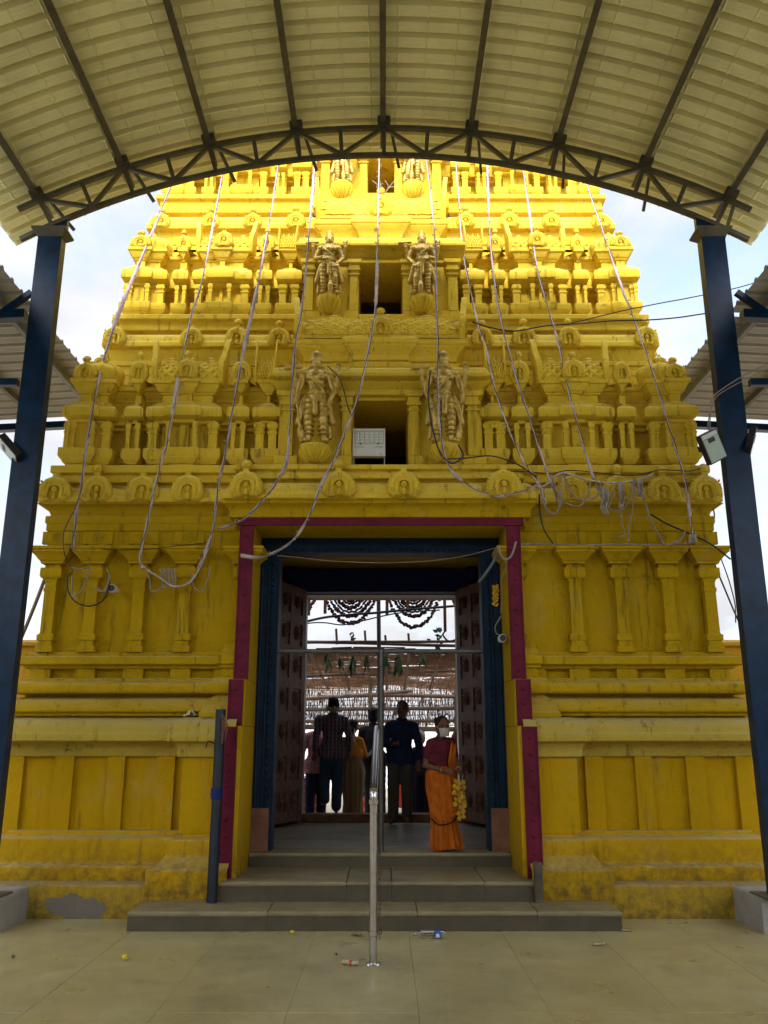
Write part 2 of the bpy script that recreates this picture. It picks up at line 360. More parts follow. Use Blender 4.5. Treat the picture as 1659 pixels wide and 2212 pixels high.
# ---- piers, jambs and entablature of the gateway
YEL = YELB
for sg in (-1, 1):
    def U(xa, xb, D0, pts, name, mat=YEL, back=9.62):
        p = [(xa, D0), (xb, D0), (xb, back)] if sg > 0 else [(-xb, back), (-xb, D0), (-xa, D0)]
        return T(name, MB().sweep(p, prof(D0, pts)), mat)
    U(1.5, 2.30, 8.98, [(8.98, .1), (8.98, .44), (9.01, .455), (9.06, .46), (9.10, .53), (9.13, .56), (9.14, .70), (9.19, .72), (9.26, .726), (9.27, .768), (9.36, .77)], 'pier_base', OCH)
    U(1.5, 2.06, 9.26, [(9.26, .76), (9.26, 1.52)], 'pier', OCH)
    U(1.5, 2.10, 9.22, [(9.24, 1.505), (9.21, 1.512), (9.21, 1.556)] + cove(9.21, 1.56, 9.12, 1.662) + [(9.10, 1.67), (9.10, 1.742), (9.12, 1.757)] + roll(9.12, 1.757, 9.28, 1.915) + [(9.5, 1.92)], 'pier_cornice', LEDGE)
    U(1.5, 1.93, 9.30, [(9.30, 1.918), (9.30, 1.97), (9.32, 1.975), (9.335, 2.03), (9.36, 2.04), (9.40, 2.12), (9.45, 2.16), (9.36, 2.172), (9.35, 2.21), (9.36, 2.285), (9.40, 2.30), (9.42, 2.34)], 'pier_plinth')
    U(1.5, 1.74, 9.44, [(9.45, 2.33), (9.45, 2.44), (9.42, 2.445), (9.42, 2.478), (9.385, 2.485), (9.385, 2.575), (9.43, 2.58), (9.43, 2.63), (9.46, 2.66), (9.46, 2.72)], 'pier_block')
    # yellow jamb blocks with magenta facing, three lengths stepping forward towards the ground
    for k, (z0, z1, D, dx) in enumerate(((.17, 1.82, 9.10, .045), (1.826, 2.31, 9.22, .02), (2.316, 4.03, 9.38, 0))):
        xa, xb = 1.43, 1.585
        j = T('door_jamb', MB().box(min(sg*xa, sg*xb), max(sg*xa, sg*xb), D, 9.96, z0, z1), OCH if k == 0 else YEL)
        f = MB().box(-.08, .08, -.02, .0, z0 + .0 + (.02 if k == 0 else 0), z1 - .004)
        n = int((z1 - z0)/.16)
        for i in range(n):
            f.ell((random.uniform(-.006, .006), -.02, z0 + (i + .6)*(z1-z0)/(n+.3)), (.022, .012, .024), 8, 5)
        f.box(-.078, -.062, -.030, -.018, z0 + .03, z1 - .02).box(.062, .078, -.030, -.018, z0 + .03, z1 - .02)
        f.build('jamb_facing', MAG, j, 40, loc=(sg*(1.43 + .078 + dx), D, 0))
ent = T('entablature', MB().box(-1.66, 1.66, 9.39, 10.02, 4.03, 4.62))
MB().box(-1.63, 1.63, 9.355, 9.388, 4.035, 4.118).build('lintel_band', MAG, ent)
T('entablature_moulding', MB().sweep([(-1.70, 9.7), (-1.70, 9.36), (1.70, 9.36), (1.70, 9.7)], prof(9.36, [(9.36, 4.125), (9.345, 4.13), (9.345, 4.165), (9.355, 4.17), (9.33, 4.23), (9.29, 4.265), (9.27, 4.27), (9.27, 4.315), (9.32, 4.32)])))
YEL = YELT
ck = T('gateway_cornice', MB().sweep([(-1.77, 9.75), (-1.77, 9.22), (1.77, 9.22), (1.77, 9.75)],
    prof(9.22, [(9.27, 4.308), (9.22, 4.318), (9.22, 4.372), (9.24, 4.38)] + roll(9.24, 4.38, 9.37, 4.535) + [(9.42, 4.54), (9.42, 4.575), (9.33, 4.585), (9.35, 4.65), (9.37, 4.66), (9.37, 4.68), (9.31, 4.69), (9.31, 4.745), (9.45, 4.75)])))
# ---- arch-shaped plaques
def plaque_mesh(fin=True, seed=0):
    """horseshoe plaque: scalloped flame edge, plump body, keyhole opening with a small face, two curling feet"""
    m = MB(); N = 96; cz = .34
    key = [(-90, .335, .34), (-78, .36, .35), (-66, .43, .33), (-52, .485, .27), (-38, .50, .20), (-24, .49, .165), (-10, .455, .155), (8, .435, .15), (30, .44, .15), (50, .45, .15), (70, .46, .15), (90, .465, .15)]
    def rad(a, c):
        a = a if a <= 90 else 180 - a
        for (p, *u), (q, *v) in zip(key[:-1], key[1:]):
            if p <= a <= q: t = (a-p)/(q-p); return u[c] + (v[c]-u[c])*t
        return key[-1][1 + c]
    ang = [-90 + 360*i/N for i in range(N)]
    ang = [a if a <= 270 else a - 360 for a in ang]
    lay = []
    for fo, y, sc in ((0, .06, 1), (0, -.055, 1), (.14, -.095, 0), (.42, -.120, 0), (.62, -.095, 0), (.66, -.115, 0), (.86, -.110, 0), (1.0, -.085, 0), (1.0, .0, 0)):
        row = []
        for i, a in enumerate(ang):
            A = a if a <= 90 else 180 - a
            ro, ri = rad(a, 0), rad(a, 1); sca = (.018 if i % 3 == 1 else -.008) if (sc and A > -45) else 0
            r = ro + (ri-ro)*fo + sca; row.append((r*math.cos(R(a)), y, cz + r*math.sin(R(a))))
        lay.append(row)
    for row in lay: m.v += row
    for j in range(len(lay) - 1):
        for i in range(N):
            i2 = (i+1) % N; m.f.append((j*N+i, j*N+i2, (j+1)*N+i2, (j+1)*N+i))
    m.f.append(tuple((len(lay)-1)*N + i for i in range(N)))
    for r in (.25, .33):
        arc = [(r*math.cos(a), -.118 + .02*(r > .3), cz + r*math.sin(a)) for a in [R(-8 + 196*i/18) for i in range(19)]]; m.tube(arc, .016, 5)
    for sg in (-1, 1):
        m.tube([(sg*(.32 + (.115-.0062*i)*math.cos(R(60 + 40*i))), -.112, .13 + (.115-.0062*i)*math.sin(R(60 + 40*i))) for i in range(16)], .019, 5)
        m.ell((sg*.32, -.115, .13), (.035, .03, .035), 8, 5); m.ell((sg*.25, -.115, .36), (.03, .025, .03), 8, 5)
        for b in range(3): m.ell((sg*(.40 - .02*b), -.08, .36 + .13*b), (.03, .035, .05), 8, 5)
    m.ell((0, -.035, .38), (.085, .05, .11), 9, 6); m.ell((0, -.03, .12), (.06, .04, .16), 8, 5); m.ell((0, -.085, .385), (.02, .02, .035), 6, 4)
    m.ell((0, -.10, .70), (.05, .035, .05), 8, 5)
    m.prism([(-.10, .76), (.10, .76), (.075, .86), (.09, .93), (-.09, .93), (-.075, .86)], -.07, .05, .02)
    if fin:
        m.ell((0, -.01, 1.05), (.14, .085, .15), 12, 8); m.ell((0, -.085, 1.05), (.05, .03, .05), 8, 5); m.lathe([(.11, -.02), (.135, 0), (.11, .02)], (0, -.01, .93), 12)
        for i in range(9): a = R(-10 + 200*i/8); m.ell((.145*math.cos(a), -.01, 1.05 + .15*math.sin(a)), (.03, .05, .03), 6, 4)
    return m.mesh('arch_plaque', YEL, 50)
PLQ, PLQ2 = plaque_mesh(True), plaque_mesh(False, 3)
def plaque(parent, x, D, z, w, h=None, fin=True):
    h = h or w; return put('arch_plaque', PLQ if fin else PLQ2, parent, (x, D, z), (R(-4), random.uniform(-.035, .035), random.uniform(-.06, .06)), (w*random.uniform(.95, 1.05), w*1.25, h*random.uniform(.94, 1.05)))
for px in (117, 208, 306, 405):
    x = xl(px, 1055, 9.4)
    for sg in (-1, 1): plaque(K1, sg*x, 9.42, 4.345, .41, .36, not (sg < 0 and px in (117, 306, 405)) and px != 405)
for x, f in ((-1.51, True), (-.46, True), (.27, False), (1.40, False)): plaque(ck, x, 9.21, 4.335, .43, .37 if not f else .38, f)
# ---- pieces of the little pavilions
def col_mesh():
    m = MB()
    for z0, z1, w0, w1 in ((0, .54, .70, .68), (.54, .58, .70, .84), (.58, .64, .88, .88), (.64, .72, .64, .64), (.72, .80, .70, .94), (.80, .91, 1.0, 1.0), (.91, 1.0, .80, .80)): m.frus(0, 0, z0, z1, w0*.5, w0*.42, w1*.5, w1*.42)
    return m.mesh('column', YEL)
COLM = col_mesh()
def barrel_mesh(nx=7, na=6, ht=.036, rib=.040):
    """vaulted roof of unit length with diamond lattice, end horns and finial pots"""
    m = MB(); r = .5; nA = 12
    def S(u, a, k=1.0): return (u, -r*k*math.sin(a)*.75, r*k*math.cos(a))      # a: 0 top .. pi/2 front
    A = [-.5 + (2.15)*i/nA for i in range(nA + 1)]
    b = len(m.v)
    for a in A: m.v += [S(-.5, a), S(.5, a)]
    for i in range(nA): m.f.append((b+2*i+1, b+2*i, b+2*i+2, b+2*i+3))
    for i in range(-na, nx + 1):
        for dr in (1, -1):
            pts = []
            for k in range(13):
                a = .12 + 1.38*k/12; u = (-.5 + (i + na*k/12*.55)/nx) * dr
                if -.44 < u < .44: pts.append(S(u, a, 1.03))
            if len(pts) > 1: m.tube(pts, rib, 4, False)
    for i in range(nx):
        for k in range(3):
            for o in (0, .5):
                u = -.5 + (i + .5 + o)/nx; a = .3 + .44*k + o*.44
                if -.42 < u < .42 and a < 1.5: m.ell(S(u, a, 1.03), (.034, .05, .055), 6, 4)
    for sg in (-1, 1):
        o = [(x, z) for x, z in ((-.46, -.05), (.46, -.05), (.58, .10), (.60, .30), (.50, .50), (.36, .64), (.26, .80), (.16, 1.0), (0, 1.12), (-.10, .84), (-.20, .68), (-.34, .55), (-.47, .36), (-.50, .12))]
        M = MB().prism(o, -ht, ht, ht*.5)
        b = len(m.v); m.v += [(sg*(.5 - ht + max(0, z - .3)*ht*2) + y*1.0, -x*.8, z) for x, y, z in M.v]; m.f += [tuple(b + i for i in f) for f in M.f]
        m.ell((sg*(.5 - ht), -.42, .22), (ht, .07, .10), 8, 5); m.ell((sg*(.5 - ht), -.36, .50), (ht, .05, .07), 8, 5)
    for u in (-.28, 0, .28): m.lathe([(.05, .48), (.085, .52), (.085, .57), (.05, .60), (.06, .63), (.0, .68)], (u, 0, 0), 10)
    return m.mesh('barrel_roof', YEL, 40)
BARM = barrel_mesh(); BARL = barrel_mesh(11, 5, .017, .030)
def dome_mesh():
    m = MB().lathe([(.48, 0), (.54, .04), (.56, .14), (.60, .26), (.57, .40), (.44, .52), (.25, .60), (.12, .63), (.12, .67), (.17, .70), (.18, .76), (.12, .82), (.05, .86), (.04, .92), (0, .94)], (0, 0, 0), 20)
    for i in range(10):
        a = 2*math.pi*i/10; m.tube([(.60*math.cos(a)*k, .60*math.sin(a)*k, z) for k, z in ((.85, .03), (.95, .16), (1.02, .27), (.97, .41), (.74, .54), (.42, .62))], .03, 5)
    return m.mesh('dome', YEL, 40)
DOMM = dome_mesh()
def pavilion(kind, xa, xb, sg, Dp, Dw, z, xc=None, k=1.0):
    """xa<xb distances from the axis; z = levels dict; one shrine-like bay of a tier"""
    e = .05
    def pth(g=0, D=Dp):
        p = [(xa - g, Dw), (xa - g, D), (xb + g, D), (xb + g, Dw)]
        if xc: p = [(xa - g, Dw), (xa - g, D), (xc[0] - g, D), (xc[0] - g, D - e), (xc[1] + g, D - e)] + ([(xc[1] + g, D), (xb + g, D), (xb + g, Dw)] if xc[1] < xb - .01 else [(xc[1] + g, Dw)])
        return p if sg > 0 else [(-x, y) for x, y in reversed(p)]
    zb, zc, za, ze, zt, zs, zn, zu, zk = z['base'], z['col'], z['arch'], z['eave'], z['eavetop'], z['steps'], z['neck'], z['upk'], z['crown']
    h = zc - zb
    dp_ = -.12 if kind == 'corner' else -.165
    body = T('pavilion', MB().sweep(pth(), [(dp_, zc - .01), (dp_, za), (-.085, za + .002), (-.085, ze)]))
    MB().sweep(pth(), [(-.075, zb), (-.075, zb + h*.20), (-.05, zb + h*.22), (-.035, zb + h*.36), (-.01, zb + h*.46), (-.01, zb + h*.52), (.0, zb + h*.54), (.0, zc - .006), (-.15, zc)]).build('pavilion_base', YEL, body, 35)
    MB().sweep(pth(), [(-.085, ze - .02), (-.02, ze), (.0, ze + .008), (.0, ze + (zt-ze)*.62), (-.012, ze + (zt-ze)*.82), (-.05, zt), (-.15, zt + .002)], .006).build('eave', YEL, body, 35)
    MB().sweep(pth(), [(-.07, zt - .02), (-.07, zt + (zs-zt)*.5), (-.10, zt + (zs-zt)*.52), (-.10, zs), (-.15, zs + .004), (-.15, zn)]).build('pavilion_neck', YEL, body, 35)
    hu = zu - zn
    MB().sweep(pth(), [(-.16, zn - .01), (-.125, zn), (-.125, zn + hu*.12), (-.105, zn + hu*.14), (-.09, zn + hu*.34), (-.065, zn + hu*.58), (-.065, zn + hu*.66), (-.04, zn + hu*.68), (-.04, zu - .005), (-.3, zu)]).build('pavilion_crown_block', YEL, body, 35)
    # columns
    ch = za - zc + .004
    def colm(x, D, w): put('column', COLM, body, (sg*x + random.uniform(-.006, .006), D, zc - .002), (0, random.uniform(-.012, .012), 0), (w*random.uniform(.94, 1.06), w, ch))
    if kind == 'small':
        for t in (.26, .74): colm(xa + (xb-xa)*t, Dp + .07, .068*k)
    else:
        colm(xa + .095*k, Dp + .07, .135*k); colm(xb - .095*k, Dp + .07, .135*k)
        a, b = xc if xc else (xa, xb)
        for x in (a + .06, b - .06): colm(x, Dp - e + .07, .072*k) if kind != 'flank' else None
    w, xm = xb - xa, (xa + xb)/2
    ck_ = zk - zu
    if kind == 'corner':
        put('dome', DOMM, body, (sg*(xm), Dp + w*.40, zu - .01), (0, 0, 0), (w*.80, w*.62, ck_*1.30))
        plaque(body, sg*((xc[0]+xc[1])/2 if xc else xm), Dp + .03, zu, w*.52, ck_*.70)
    elif kind == 'small': plaque(body, sg*xm, Dp + .09, zu, w*1.12, ck_*.92, random.random() < .7)
    elif kind == 'oblong':
        put('barrel_roof', BARM, body, (sg*xm, Dp + .22, zu - .02), (0, 0, 0), (w*.96, .40, ck_*1.60))
        plaque(body, sg*xm, Dp + .0, zu, w*.34, ck_*.86)
    else:
        put('barrel_roof', BARM, body, (sg*(xa + w*.62), Dp + .17, zu - .02), (0, 0, 0), (w*.72, .36, ck_*1.55))
    return body
Z2 = dict(base=4.80, col=5.04, arch=5.375, eave=5.435, eavetop=5.59, steps=5.655, neck=5.775, upk=5.945, crown=6.30)
Z3 = dict(base=7.12, col=7.34, arch=7.625, eave=7.685, eavetop=7.86, steps=7.92, neck=8.035, upk=8.19, crown=8.50)
Z4 = dict(base=9.44, col=9.655, arch=9.93, eave=9.985, eavetop=10.15, steps=10.2, neck=10.31, upk=10.45, crown=10.75)
def tier(Z, y, D, Dw, spec, k):
    for kind, a, b, c in spec:
        X = lambda p: xl(p, y, D)
        for sg in (-1, 1):
            pavilion(kind, X(b), X(a), sg, D, Dw, Z, (X(c[1]), X(c[0])) if c else None, k)
tier(Z2, 890, 9.58, 10.0, (('corner', 137, 249, (137, 214)), ('small', 268, 309, None), ('oblong', 315, 479, (357, 435)), ('small', 491, 538, None), ('flank', 545, 605, None)), 1.0)
tier(Z3, 595, 10.28, 10.7, (('corner', 264, 361, (264, 330)), ('small', 372, 406, None), ('oblong', 415, 544, (446, 505)), ('small', 553, 588, None), ('flank', 597, 652, None)), .92)
tier(Z4, 385, 11.0, 11.42, (('corner', 352, 424, (352, 400)), ('small', 437, 463, None), ('oblong', 474, 580, (500, 548)), ('small', 592, 618, None), ('flank', 630, 672, None)), .85)
# ---- solid cores between the ornaments (left and right of the window shafts, then slabs across)
def core(W_, D0, Db_, z0, z1, xin, name='tier_wall'):
    for p in wing(xin, W_, D0, Db_): T(name, MB().sweep(p + ([(p[-1][0], p[-1][1])] if 0 else []), [(0, z0), (0, z1)], 0, False))
core(3.58, 9.93, 13.75, 4.76, 6.0, .75); core(3.52, 10.20, 13.6, 5.5, 6.5, 0.5, 'upper_tier_wall')
core(3.24, 10.62, 13.3, 7.08, 8.25, .70); core(3.20, 10.90, 13.2, 7.9, 8.75, .5, 'upper_tier_wall')
core(3.02, 11.34, 12.95, 9.40, 10.5, .6)
for Z, W_, D0, Db_, xin in ((Z2, 3.58, 9.93, 13.75, .75), (Z3, 3.24, 10.62, 13.3, .7), (Z4, 3.02, 11.34, 12.95, .6)):
    hb, he, hu = Z['col'] - Z['base'], Z['eavetop'] - Z['eave'], Z['upk'] - Z['neck']
    for p in wing(xin, W_, D0, Db_):
        T('recess_base', MB().sweep(p, [(0.034, Z['base']), (0.034, Z['base'] + hb*.2), (0.102, Z['base'] + hb*.45), (0.128, Z['base'] + hb*.5), (0.128, Z['base'] + hb*.78), (0.000, Z['base'] + hb*.8)]))
        T('recess_eave', MB().sweep(p, [(0.000, Z['arch'] - .03), (0.085, Z['arch'] - .025), (0.085, Z['eave'] - .045), (0.170, Z['eave'] - .04), (0.178, Z['eave'] + he*.45), (0.102, Z['eave'] + he*.75), (0.000, Z['eave'] + he*.8)]))
        T('recess_kapota', MB().sweep(p, [(-0.200, Z['neck'] - .03), (0.017, Z['neck'] - .025), (0.017, Z['neck'] + hu*.05), (0.085, Z['neck'] + hu*.4), (0.085, Z['neck'] + hu*.5), (0.128, Z['neck'] + hu*.53), (0.128, Z['neck'] + hu*.85), (-0.250, Z['neck'] + hu*.87)]))
def under(name, W0, D0, z0, z1, Df, back):       # flared mouldings beneath a cornice
    h = z1 - z0
    T(name, MB().sweep(ring(W0, D0, back), prof(D0, [(D0, z0), (D0 - .03, z0 + .005), (D0 - .03, z0 + h*.18), (D0 + .0, z0 + h*.2), (D0 - .005, z0 + h*.34), (D0 - .05, z0 + h*.36), (D0 - .05, z0 + h*.52), (D0 - .02, z0 + h*.54)] + cove(D0 - .02, z0 + h*.56, Df, z1 - .01) + [(Df, z1)])))
under('cornice_cove', 3.52, 10.22, 6.24, 6.615, 10.16, 13.6)
K2 = kapota('cornice', 3.62, 10.10, 6.612, 6.68, 6.835, 6.90, 7.04, 7.12, 13.6)
under('cornice_cove', 3.20, 10.93, 8.47, 8.815, 10.87, 13.2)
K3 = kapota('cornice', 3.39, 10.80, 8.812, 8.89, 9.07, 9.15, 9.36, 9.44, 13.2)
under('cornice_cove', 2.9, 11.55, 10.7, 11.05, 11.5, 12.9)
K4 = kapota('cornice', 3.10, 11.45, 11.05, 11.12, 11.28, 11.35, 11.5, 11.6, 12.9)
T('summit_tier', MB().sweep(ring(2.7, 11.7, 12.8), [(0, 11.6), (0, 12.3), (.15, 12.35), (.15, 12.45), (0, 12.6)]))
put('summit_vault', BARL, TOWER, (0, 12.25 - BY, 12.6), (0, 0, 0), (5.2, 1.6, 1.7))
for K, D, z, pxs, y, w in ((K2, 10.10, 6.63, (248, 414, 512, 603), 725, .33), (K3, 10.80, 8.83, (348, 455, 546, 640), 470, .30)):
    for i, px in enumerate(pxs):
        for sg in (-1, 1): plaque(K, sg*xl(px, y, D), D, z, w, w*.95, not (i == 1 and sg < 0 and K is K2))
    for sg in (-1, 1):      # one on each return face
        o = plaque(K, sg*((3.64 if K is K2 else 3.41)), D + .45, z, w, w*.95); o.rotation_euler = (0, 0, sg*R(90))
# ---- central bays with window shafts
def bay(ws, wz0, wz1, Ds, hs, z0, zs0, zs1, Dbk, pin, pout, Dpan, zl, lat):
    """ws window half width; Ds slab front; hs slab half; Dpan niche back; pin/pout pilaster centres"""
    for sg in (-1, 1):
        x0, x1 = sorted((sg*ws, sg*(hs - .10)))
        b = T('bay_wall', MB().box(x0, x1, Dpan, Dbk + .4, z0, zs0))
        f = MB()
        for xc_, w in ((pin, .055), (pout, .06)):
            f = MB(); H = zs0 - .16 - (z0 + .17)
            for a, c, q in ((0, .70, 1), (.70, .73, 1.35), (.73, .79, 1), (.79, .84, 1.5), (.84, .93, 1.2), (.93, 1.0, 1.7)): f.frus(0, 0, z0 + .17 + H*a, z0 + .17 + H*c, w*q, w*q + .02, w*q*(1.12 if a > .8 else 1), w*q + .02)
            f.build('bay_pilaster', YEL, b, loc=(sg*xc_, Dpan - .03, 0))
        for xa_, xb_ in ((ws + .003, ws + .20), (hs - .34, hs - .07), (ws + .20, hs - .34)):
            xa, xb = sorted((sg*xa_, sg*xb_)); g = .07 if xb_ - xa_ < .28 else .02
            MB().frus((xa+xb)/2, Dpan, z0, z0 + .06, (xb-xa)/2, g + .01, (xb-xa)/2, g + .03).box(xa, xb, Dpan - g - .035, Dpan + .02, z0 + .062, z0 + .165).build('bay_plinth', YEL, b)
    l = T('bay_lintel', MB().box(-ws - .002, ws + .002, Dpan + .02, Dbk + .4, wz1, zs0))
    T('bay_architrave', MB().sweep([(-hs + .12, Dbk), (-hs + .12, Dpan), (hs - .12, Dpan), (hs - .12, Dbk)], prof(Dpan, [(Dpan - .02, zs0 - .17), (Dpan - .05, zs0 - .16), (Dpan - .05, zs0 - .10), (Dpan - .03, zs0 - .095), (Dpan - .08, zs0 - .05), (Dpan - .12, zs0 - .02), (Dpan - .12, zs0 + .01)])))
    T('bay_canopy', MB().sweep([(-hs, Dbk), (-hs, Ds), (hs, Ds), (hs, Dbk)], prof(Ds, [(Ds + .10, zs0 - .012), (Ds + .01, zs0), (Ds, zs0 + .012), (Ds, zs0 + .05), (Ds + .03, zs0 + .06)] + roll(Ds + .03, zs0 + .06, Ds + .12, zs1) + [(Ds + .6, zs1 + .005)])))
    # stacked courses above the canopy, then the lattice vault
    Dl, zl0, zl1, hl = lat; n = 4; hh = (zl0 - zs1)
    q = lambda t: zs1 + hh*t
    for nm, hw_, e_ in (('bay_course', hl*.93, 0.0), ('bay_course_centre', hl*.36, -.045)):
        T(nm, MB().sweep([(-hw_, Dbk), (-hw_, Dl + e_), (hw_, Dl + e_), (hw_, Dbk)], prof(Dl + e_, [(Dl + e_ + o_, q(t_)) for o_, t_ in ((.06, .0), (.06, .06), (.01, .07), (.01, .17), (.05, .18), (.05, .25), (.0, .26), (.0, .38), (.06, .39), (.06, .44), (.03, .45), (.02, .56), (-.02, .66), (-.07, .74), (-.07, .77), (-.09, .78), (-.09, .90), (-.06, .93), (-.06, 1.0), (.2, 1.0))])))
    v = put('lattice_vault', BARL, TOWER, (0, Dl + .10 - BY, zl0 - .02), (0, 0, 0), (hl*2, .50, (zl1 - zl0)*2.4))
    put('arch_plaque', PLQ, TOWER, (0, Dl - .10 - BY, zl0 + .0), (0, 0, 0), (.36, .36, (zl1-zl0)*1.25))
bay(.335, 4.80, 5.66, 9.36, 1.32, 4.75, 5.87, 6.02, 10.3, .40, 1.10, 9.60, None, (9.80, 6.58, 6.82, 1.06))
bay(.294, 7.0, 7.90, 10.06, 1.14, 6.99, 8.065, 8.235, 10.9, .355, .96, 10.27, None, (10.64, 8.86, 9.15, .92))
bay(.20, 9.36, 10.15, 10.78, 1.0, 9.34, 10.3, 10.45, 11.6, .26, .82, 10.97, None, (11.3, 10.95, 11.25, .8))
T('shaft_floor', MB().box(-1.2, 1.2, 9.6, 13.5, 4.6, 4.742), SHAFT_SHADE); T('shaft_floor', MB().box(-1.1, 1.1, 10.2, 13.0, 6.7, 6.985), SHAFT_SHADE); T('shaft_floor', MB().box(-1, 1, 10.95, 12.5, 9.0, 9.335), SHAFT_SHADE)
T('bay_step', MB().box(-1.12, 1.12, 10.0, 10.4, 6.75, 6.99)); T('bay_step', MB().box(-.98, .98, 10.72, 11.2, 9.1, 9.34))
T('shaft_back', MB().box(-3, 3, 13.5, 13.6, 4.8, 6.6), SHAFT_SHADE); T('shaft_back', MB().box(-3, 3, 13.0, 13.1, 6.9, 8.8), SHAFT_SHADE); T('shaft_back', MB().box(-3, 3, 12.6, 12.7, 9.3, 11.0), SHAFT_SHADE)
# lotus bowls under the guardian figures
bowl = MB().lathe([(.04, 0), (.35, .06), (.72, .28), (.95, .60), (1.0, .85), (.97, 1.0), (.6, 1.02), (0, 1.02)], (0, 0, 0), 20)
for i in range(14):
    a = 2*math.pi*i/14; bowl.tube([(math.cos(a)*r, math.sin(a)*r, z) for r, z in ((.4, .06), (.76, .28), (.98, .60), (1.02, .86))], [.06, .10, .09, .03], 5)
BOWL = bowl.mesh('lotus_bowl', YEL, 50)
STAT = []
for px, yb, yf, D, w in ((679, 988, 959, 9.25, .175), (962, 988, 959, 9.25, .175), (709, 664, 638, 9.95, .155), (913, 664, 638, 9.95, .155), (738, 421, 394, 10.68, .165), (893, 421, 394, 10.68, .165)):
    a = at(px, yf, D); zb = zy(yb, D)
    put('lotus_bowl', BOWL, TOWER, (a.x - CX, D + .08 - BY, zb - .03), (0, 0, 0), (w, w, (a.z - zb)/1.02 + .03)); STAT.append(a + Vector((0, .03, 0)))
# ================================================================== PASSAGE THROUGH THE TOWER
FZ = .498; RZ = .61
for sg in (-1, 1):
    x0, x1 = sorted((sg*1.76, sg*3.75)); T('base_core', MB().box(x0, x1, 9.72, 13.9, .05, 4.72), BROWN)
    x0, x1 = sorted((sg*1.24, sg*1.78)); T('passage_rear_wall', MB().box(x0, x1, 13.32, 13.95, .05, 4.7), BROWN)
    x0, x1 = sorted((sg*1.425, sg*1.80)); T('passage_front_wall', MB().box(x0, x1, 9.97, 10.28, .05, 4.7), BROWN)
T('passage_rear_wall', MB().box(-1.24, 1.24, 13.34, 13.95, 3.90, 4.7), BROWN)
T('passage_ceiling', MB().box(-1.9, 1.9, 9.98, 13.9, 4.55, 4.74), BROWN)
# teal stone door frame at the front, with bead carving
fr = MB().box(-1.424, 1.424, 9.97, 10.26, 3.845, 4.03)
frame = T('stone_door_frame', fr, TEAL)
for sg in (-1, 1):
    x0, x1 = sorted((sg*1.235, sg*1.424)); MB().box(x0, x1, 9.97, 10.26, .95, 3.845).build('frame_upright', TEAL, frame)
    b = MB()
    for i in range(34): b.ell((sg*1.275, 9.965, 1.0 + i*.085), (.022, .02, .034), 7, 5)
    b.tube([(sg*1.32, 9.965, .97), (sg*1.32, 9.965, 3.84)], .010, 5).tube([(sg*1.40, 9.965, .97), (sg*1.40, 9.965, 3.84)], .012, 5)
    b.build('bead_carving', TEAL, frame, 40)
    MB().box(x0, x1, 9.968, 10.262, FZ - .02, .948).build('frame_base', BROWN, frame)
    MB().box(*sorted((sg*1.20, sg*1.236)), 9.99, 10.24, FZ, 3.843).build('inner_jamb', STEELG if 0 else TEAL, frame)
bb = MB()
for i in range(28): bb.ell((-1.2 + i*2.4/27, 9.965, 3.885), (.034, .02, .022), 7, 5)
bb.build('bead_carving', TEAL, frame, 40)
# steps and floors
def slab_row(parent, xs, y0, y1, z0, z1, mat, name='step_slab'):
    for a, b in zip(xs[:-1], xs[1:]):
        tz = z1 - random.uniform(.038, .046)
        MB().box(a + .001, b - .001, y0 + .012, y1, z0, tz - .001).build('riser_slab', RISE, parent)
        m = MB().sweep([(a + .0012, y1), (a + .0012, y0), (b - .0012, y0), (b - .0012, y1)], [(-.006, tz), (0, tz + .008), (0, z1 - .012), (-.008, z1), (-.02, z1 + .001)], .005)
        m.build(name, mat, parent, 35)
st = tag(empty('gateway_steps', (CX, 9.2, 0)), 'worn grey granite steps up to the gateway', 'steps')
def SL(xs, y0, y1, z0, z1, mat=STEP): 
    e = empty('step', parent=st, loc=(0, -9.2, 0)); slab_row(e, xs, y0, y1, z0, z1, mat)
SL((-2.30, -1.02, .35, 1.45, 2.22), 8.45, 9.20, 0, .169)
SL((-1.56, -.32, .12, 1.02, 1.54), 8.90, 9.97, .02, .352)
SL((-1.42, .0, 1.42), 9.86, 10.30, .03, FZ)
pf = MB().box(-1.76, 1.76, 10.30, 13.34, .2, FZ - .004)
T('passage_floor', pf, PASS)
T('threshold', MB().box(-1.22, 1.22, 13.30, 13.62, .3, RZ), WOOD)
# rear wooden door frame, dark blue lintel and two carved leaves standing open
rf = T('rear_door_frame', MB().box(-1.36, 1.36, 13.10, 13.30, 3.90, 4.24), NAVY)
for sg in (-1, 1):
    MB().box(*sorted((sg*1.20, sg*1.36)), 13.14, 13.315, FZ, 3.898).build('frame_upright', WOOD, rf)
    MB().box(*sorted((sg*1.175, sg*1.215)), 13.318, 13.60, RZ, 3.92).build('door_lining', STEELG, rf)
    MB().lathe([(.09, 0), (.10, .03), (.10, .22), (.06, .26), (0, .26)], (sg*1.42, 13.18, 4.05), 12).build('pivot_block', NAVY, rf)
MB().box(-1.175, 1.175, 13.318, 13.60, 3.885, 3.925).build('door_lining', STEELG, rf)
def boss_mesh():
    m = MB().prism([(.075*math.cos(a), .105*math.sin(a)) for a in [2*math.pi*i/18 for i in range(18)]], -.012, .01)
    m.tube([(.066*math.cos(a), -.016, .094*math.sin(a)) for a in [2*math.pi*i/18 for i in range(19)]], .010, 5, False)
    m.ell((0, -.02, .0), (.046, .03, .066), 10, 6); m.ell((0, -.045, -.01), (.018, .02, .026), 8, 5)
    for a in range(8): m.ell((.04*math.cos(a*.785), -.028, .056*math.sin(a*.785)), (.012, .014, .014), 6, 4)
    return m.mesh('carved_boss', WOOD, 40)
BOSS = boss_mesh()
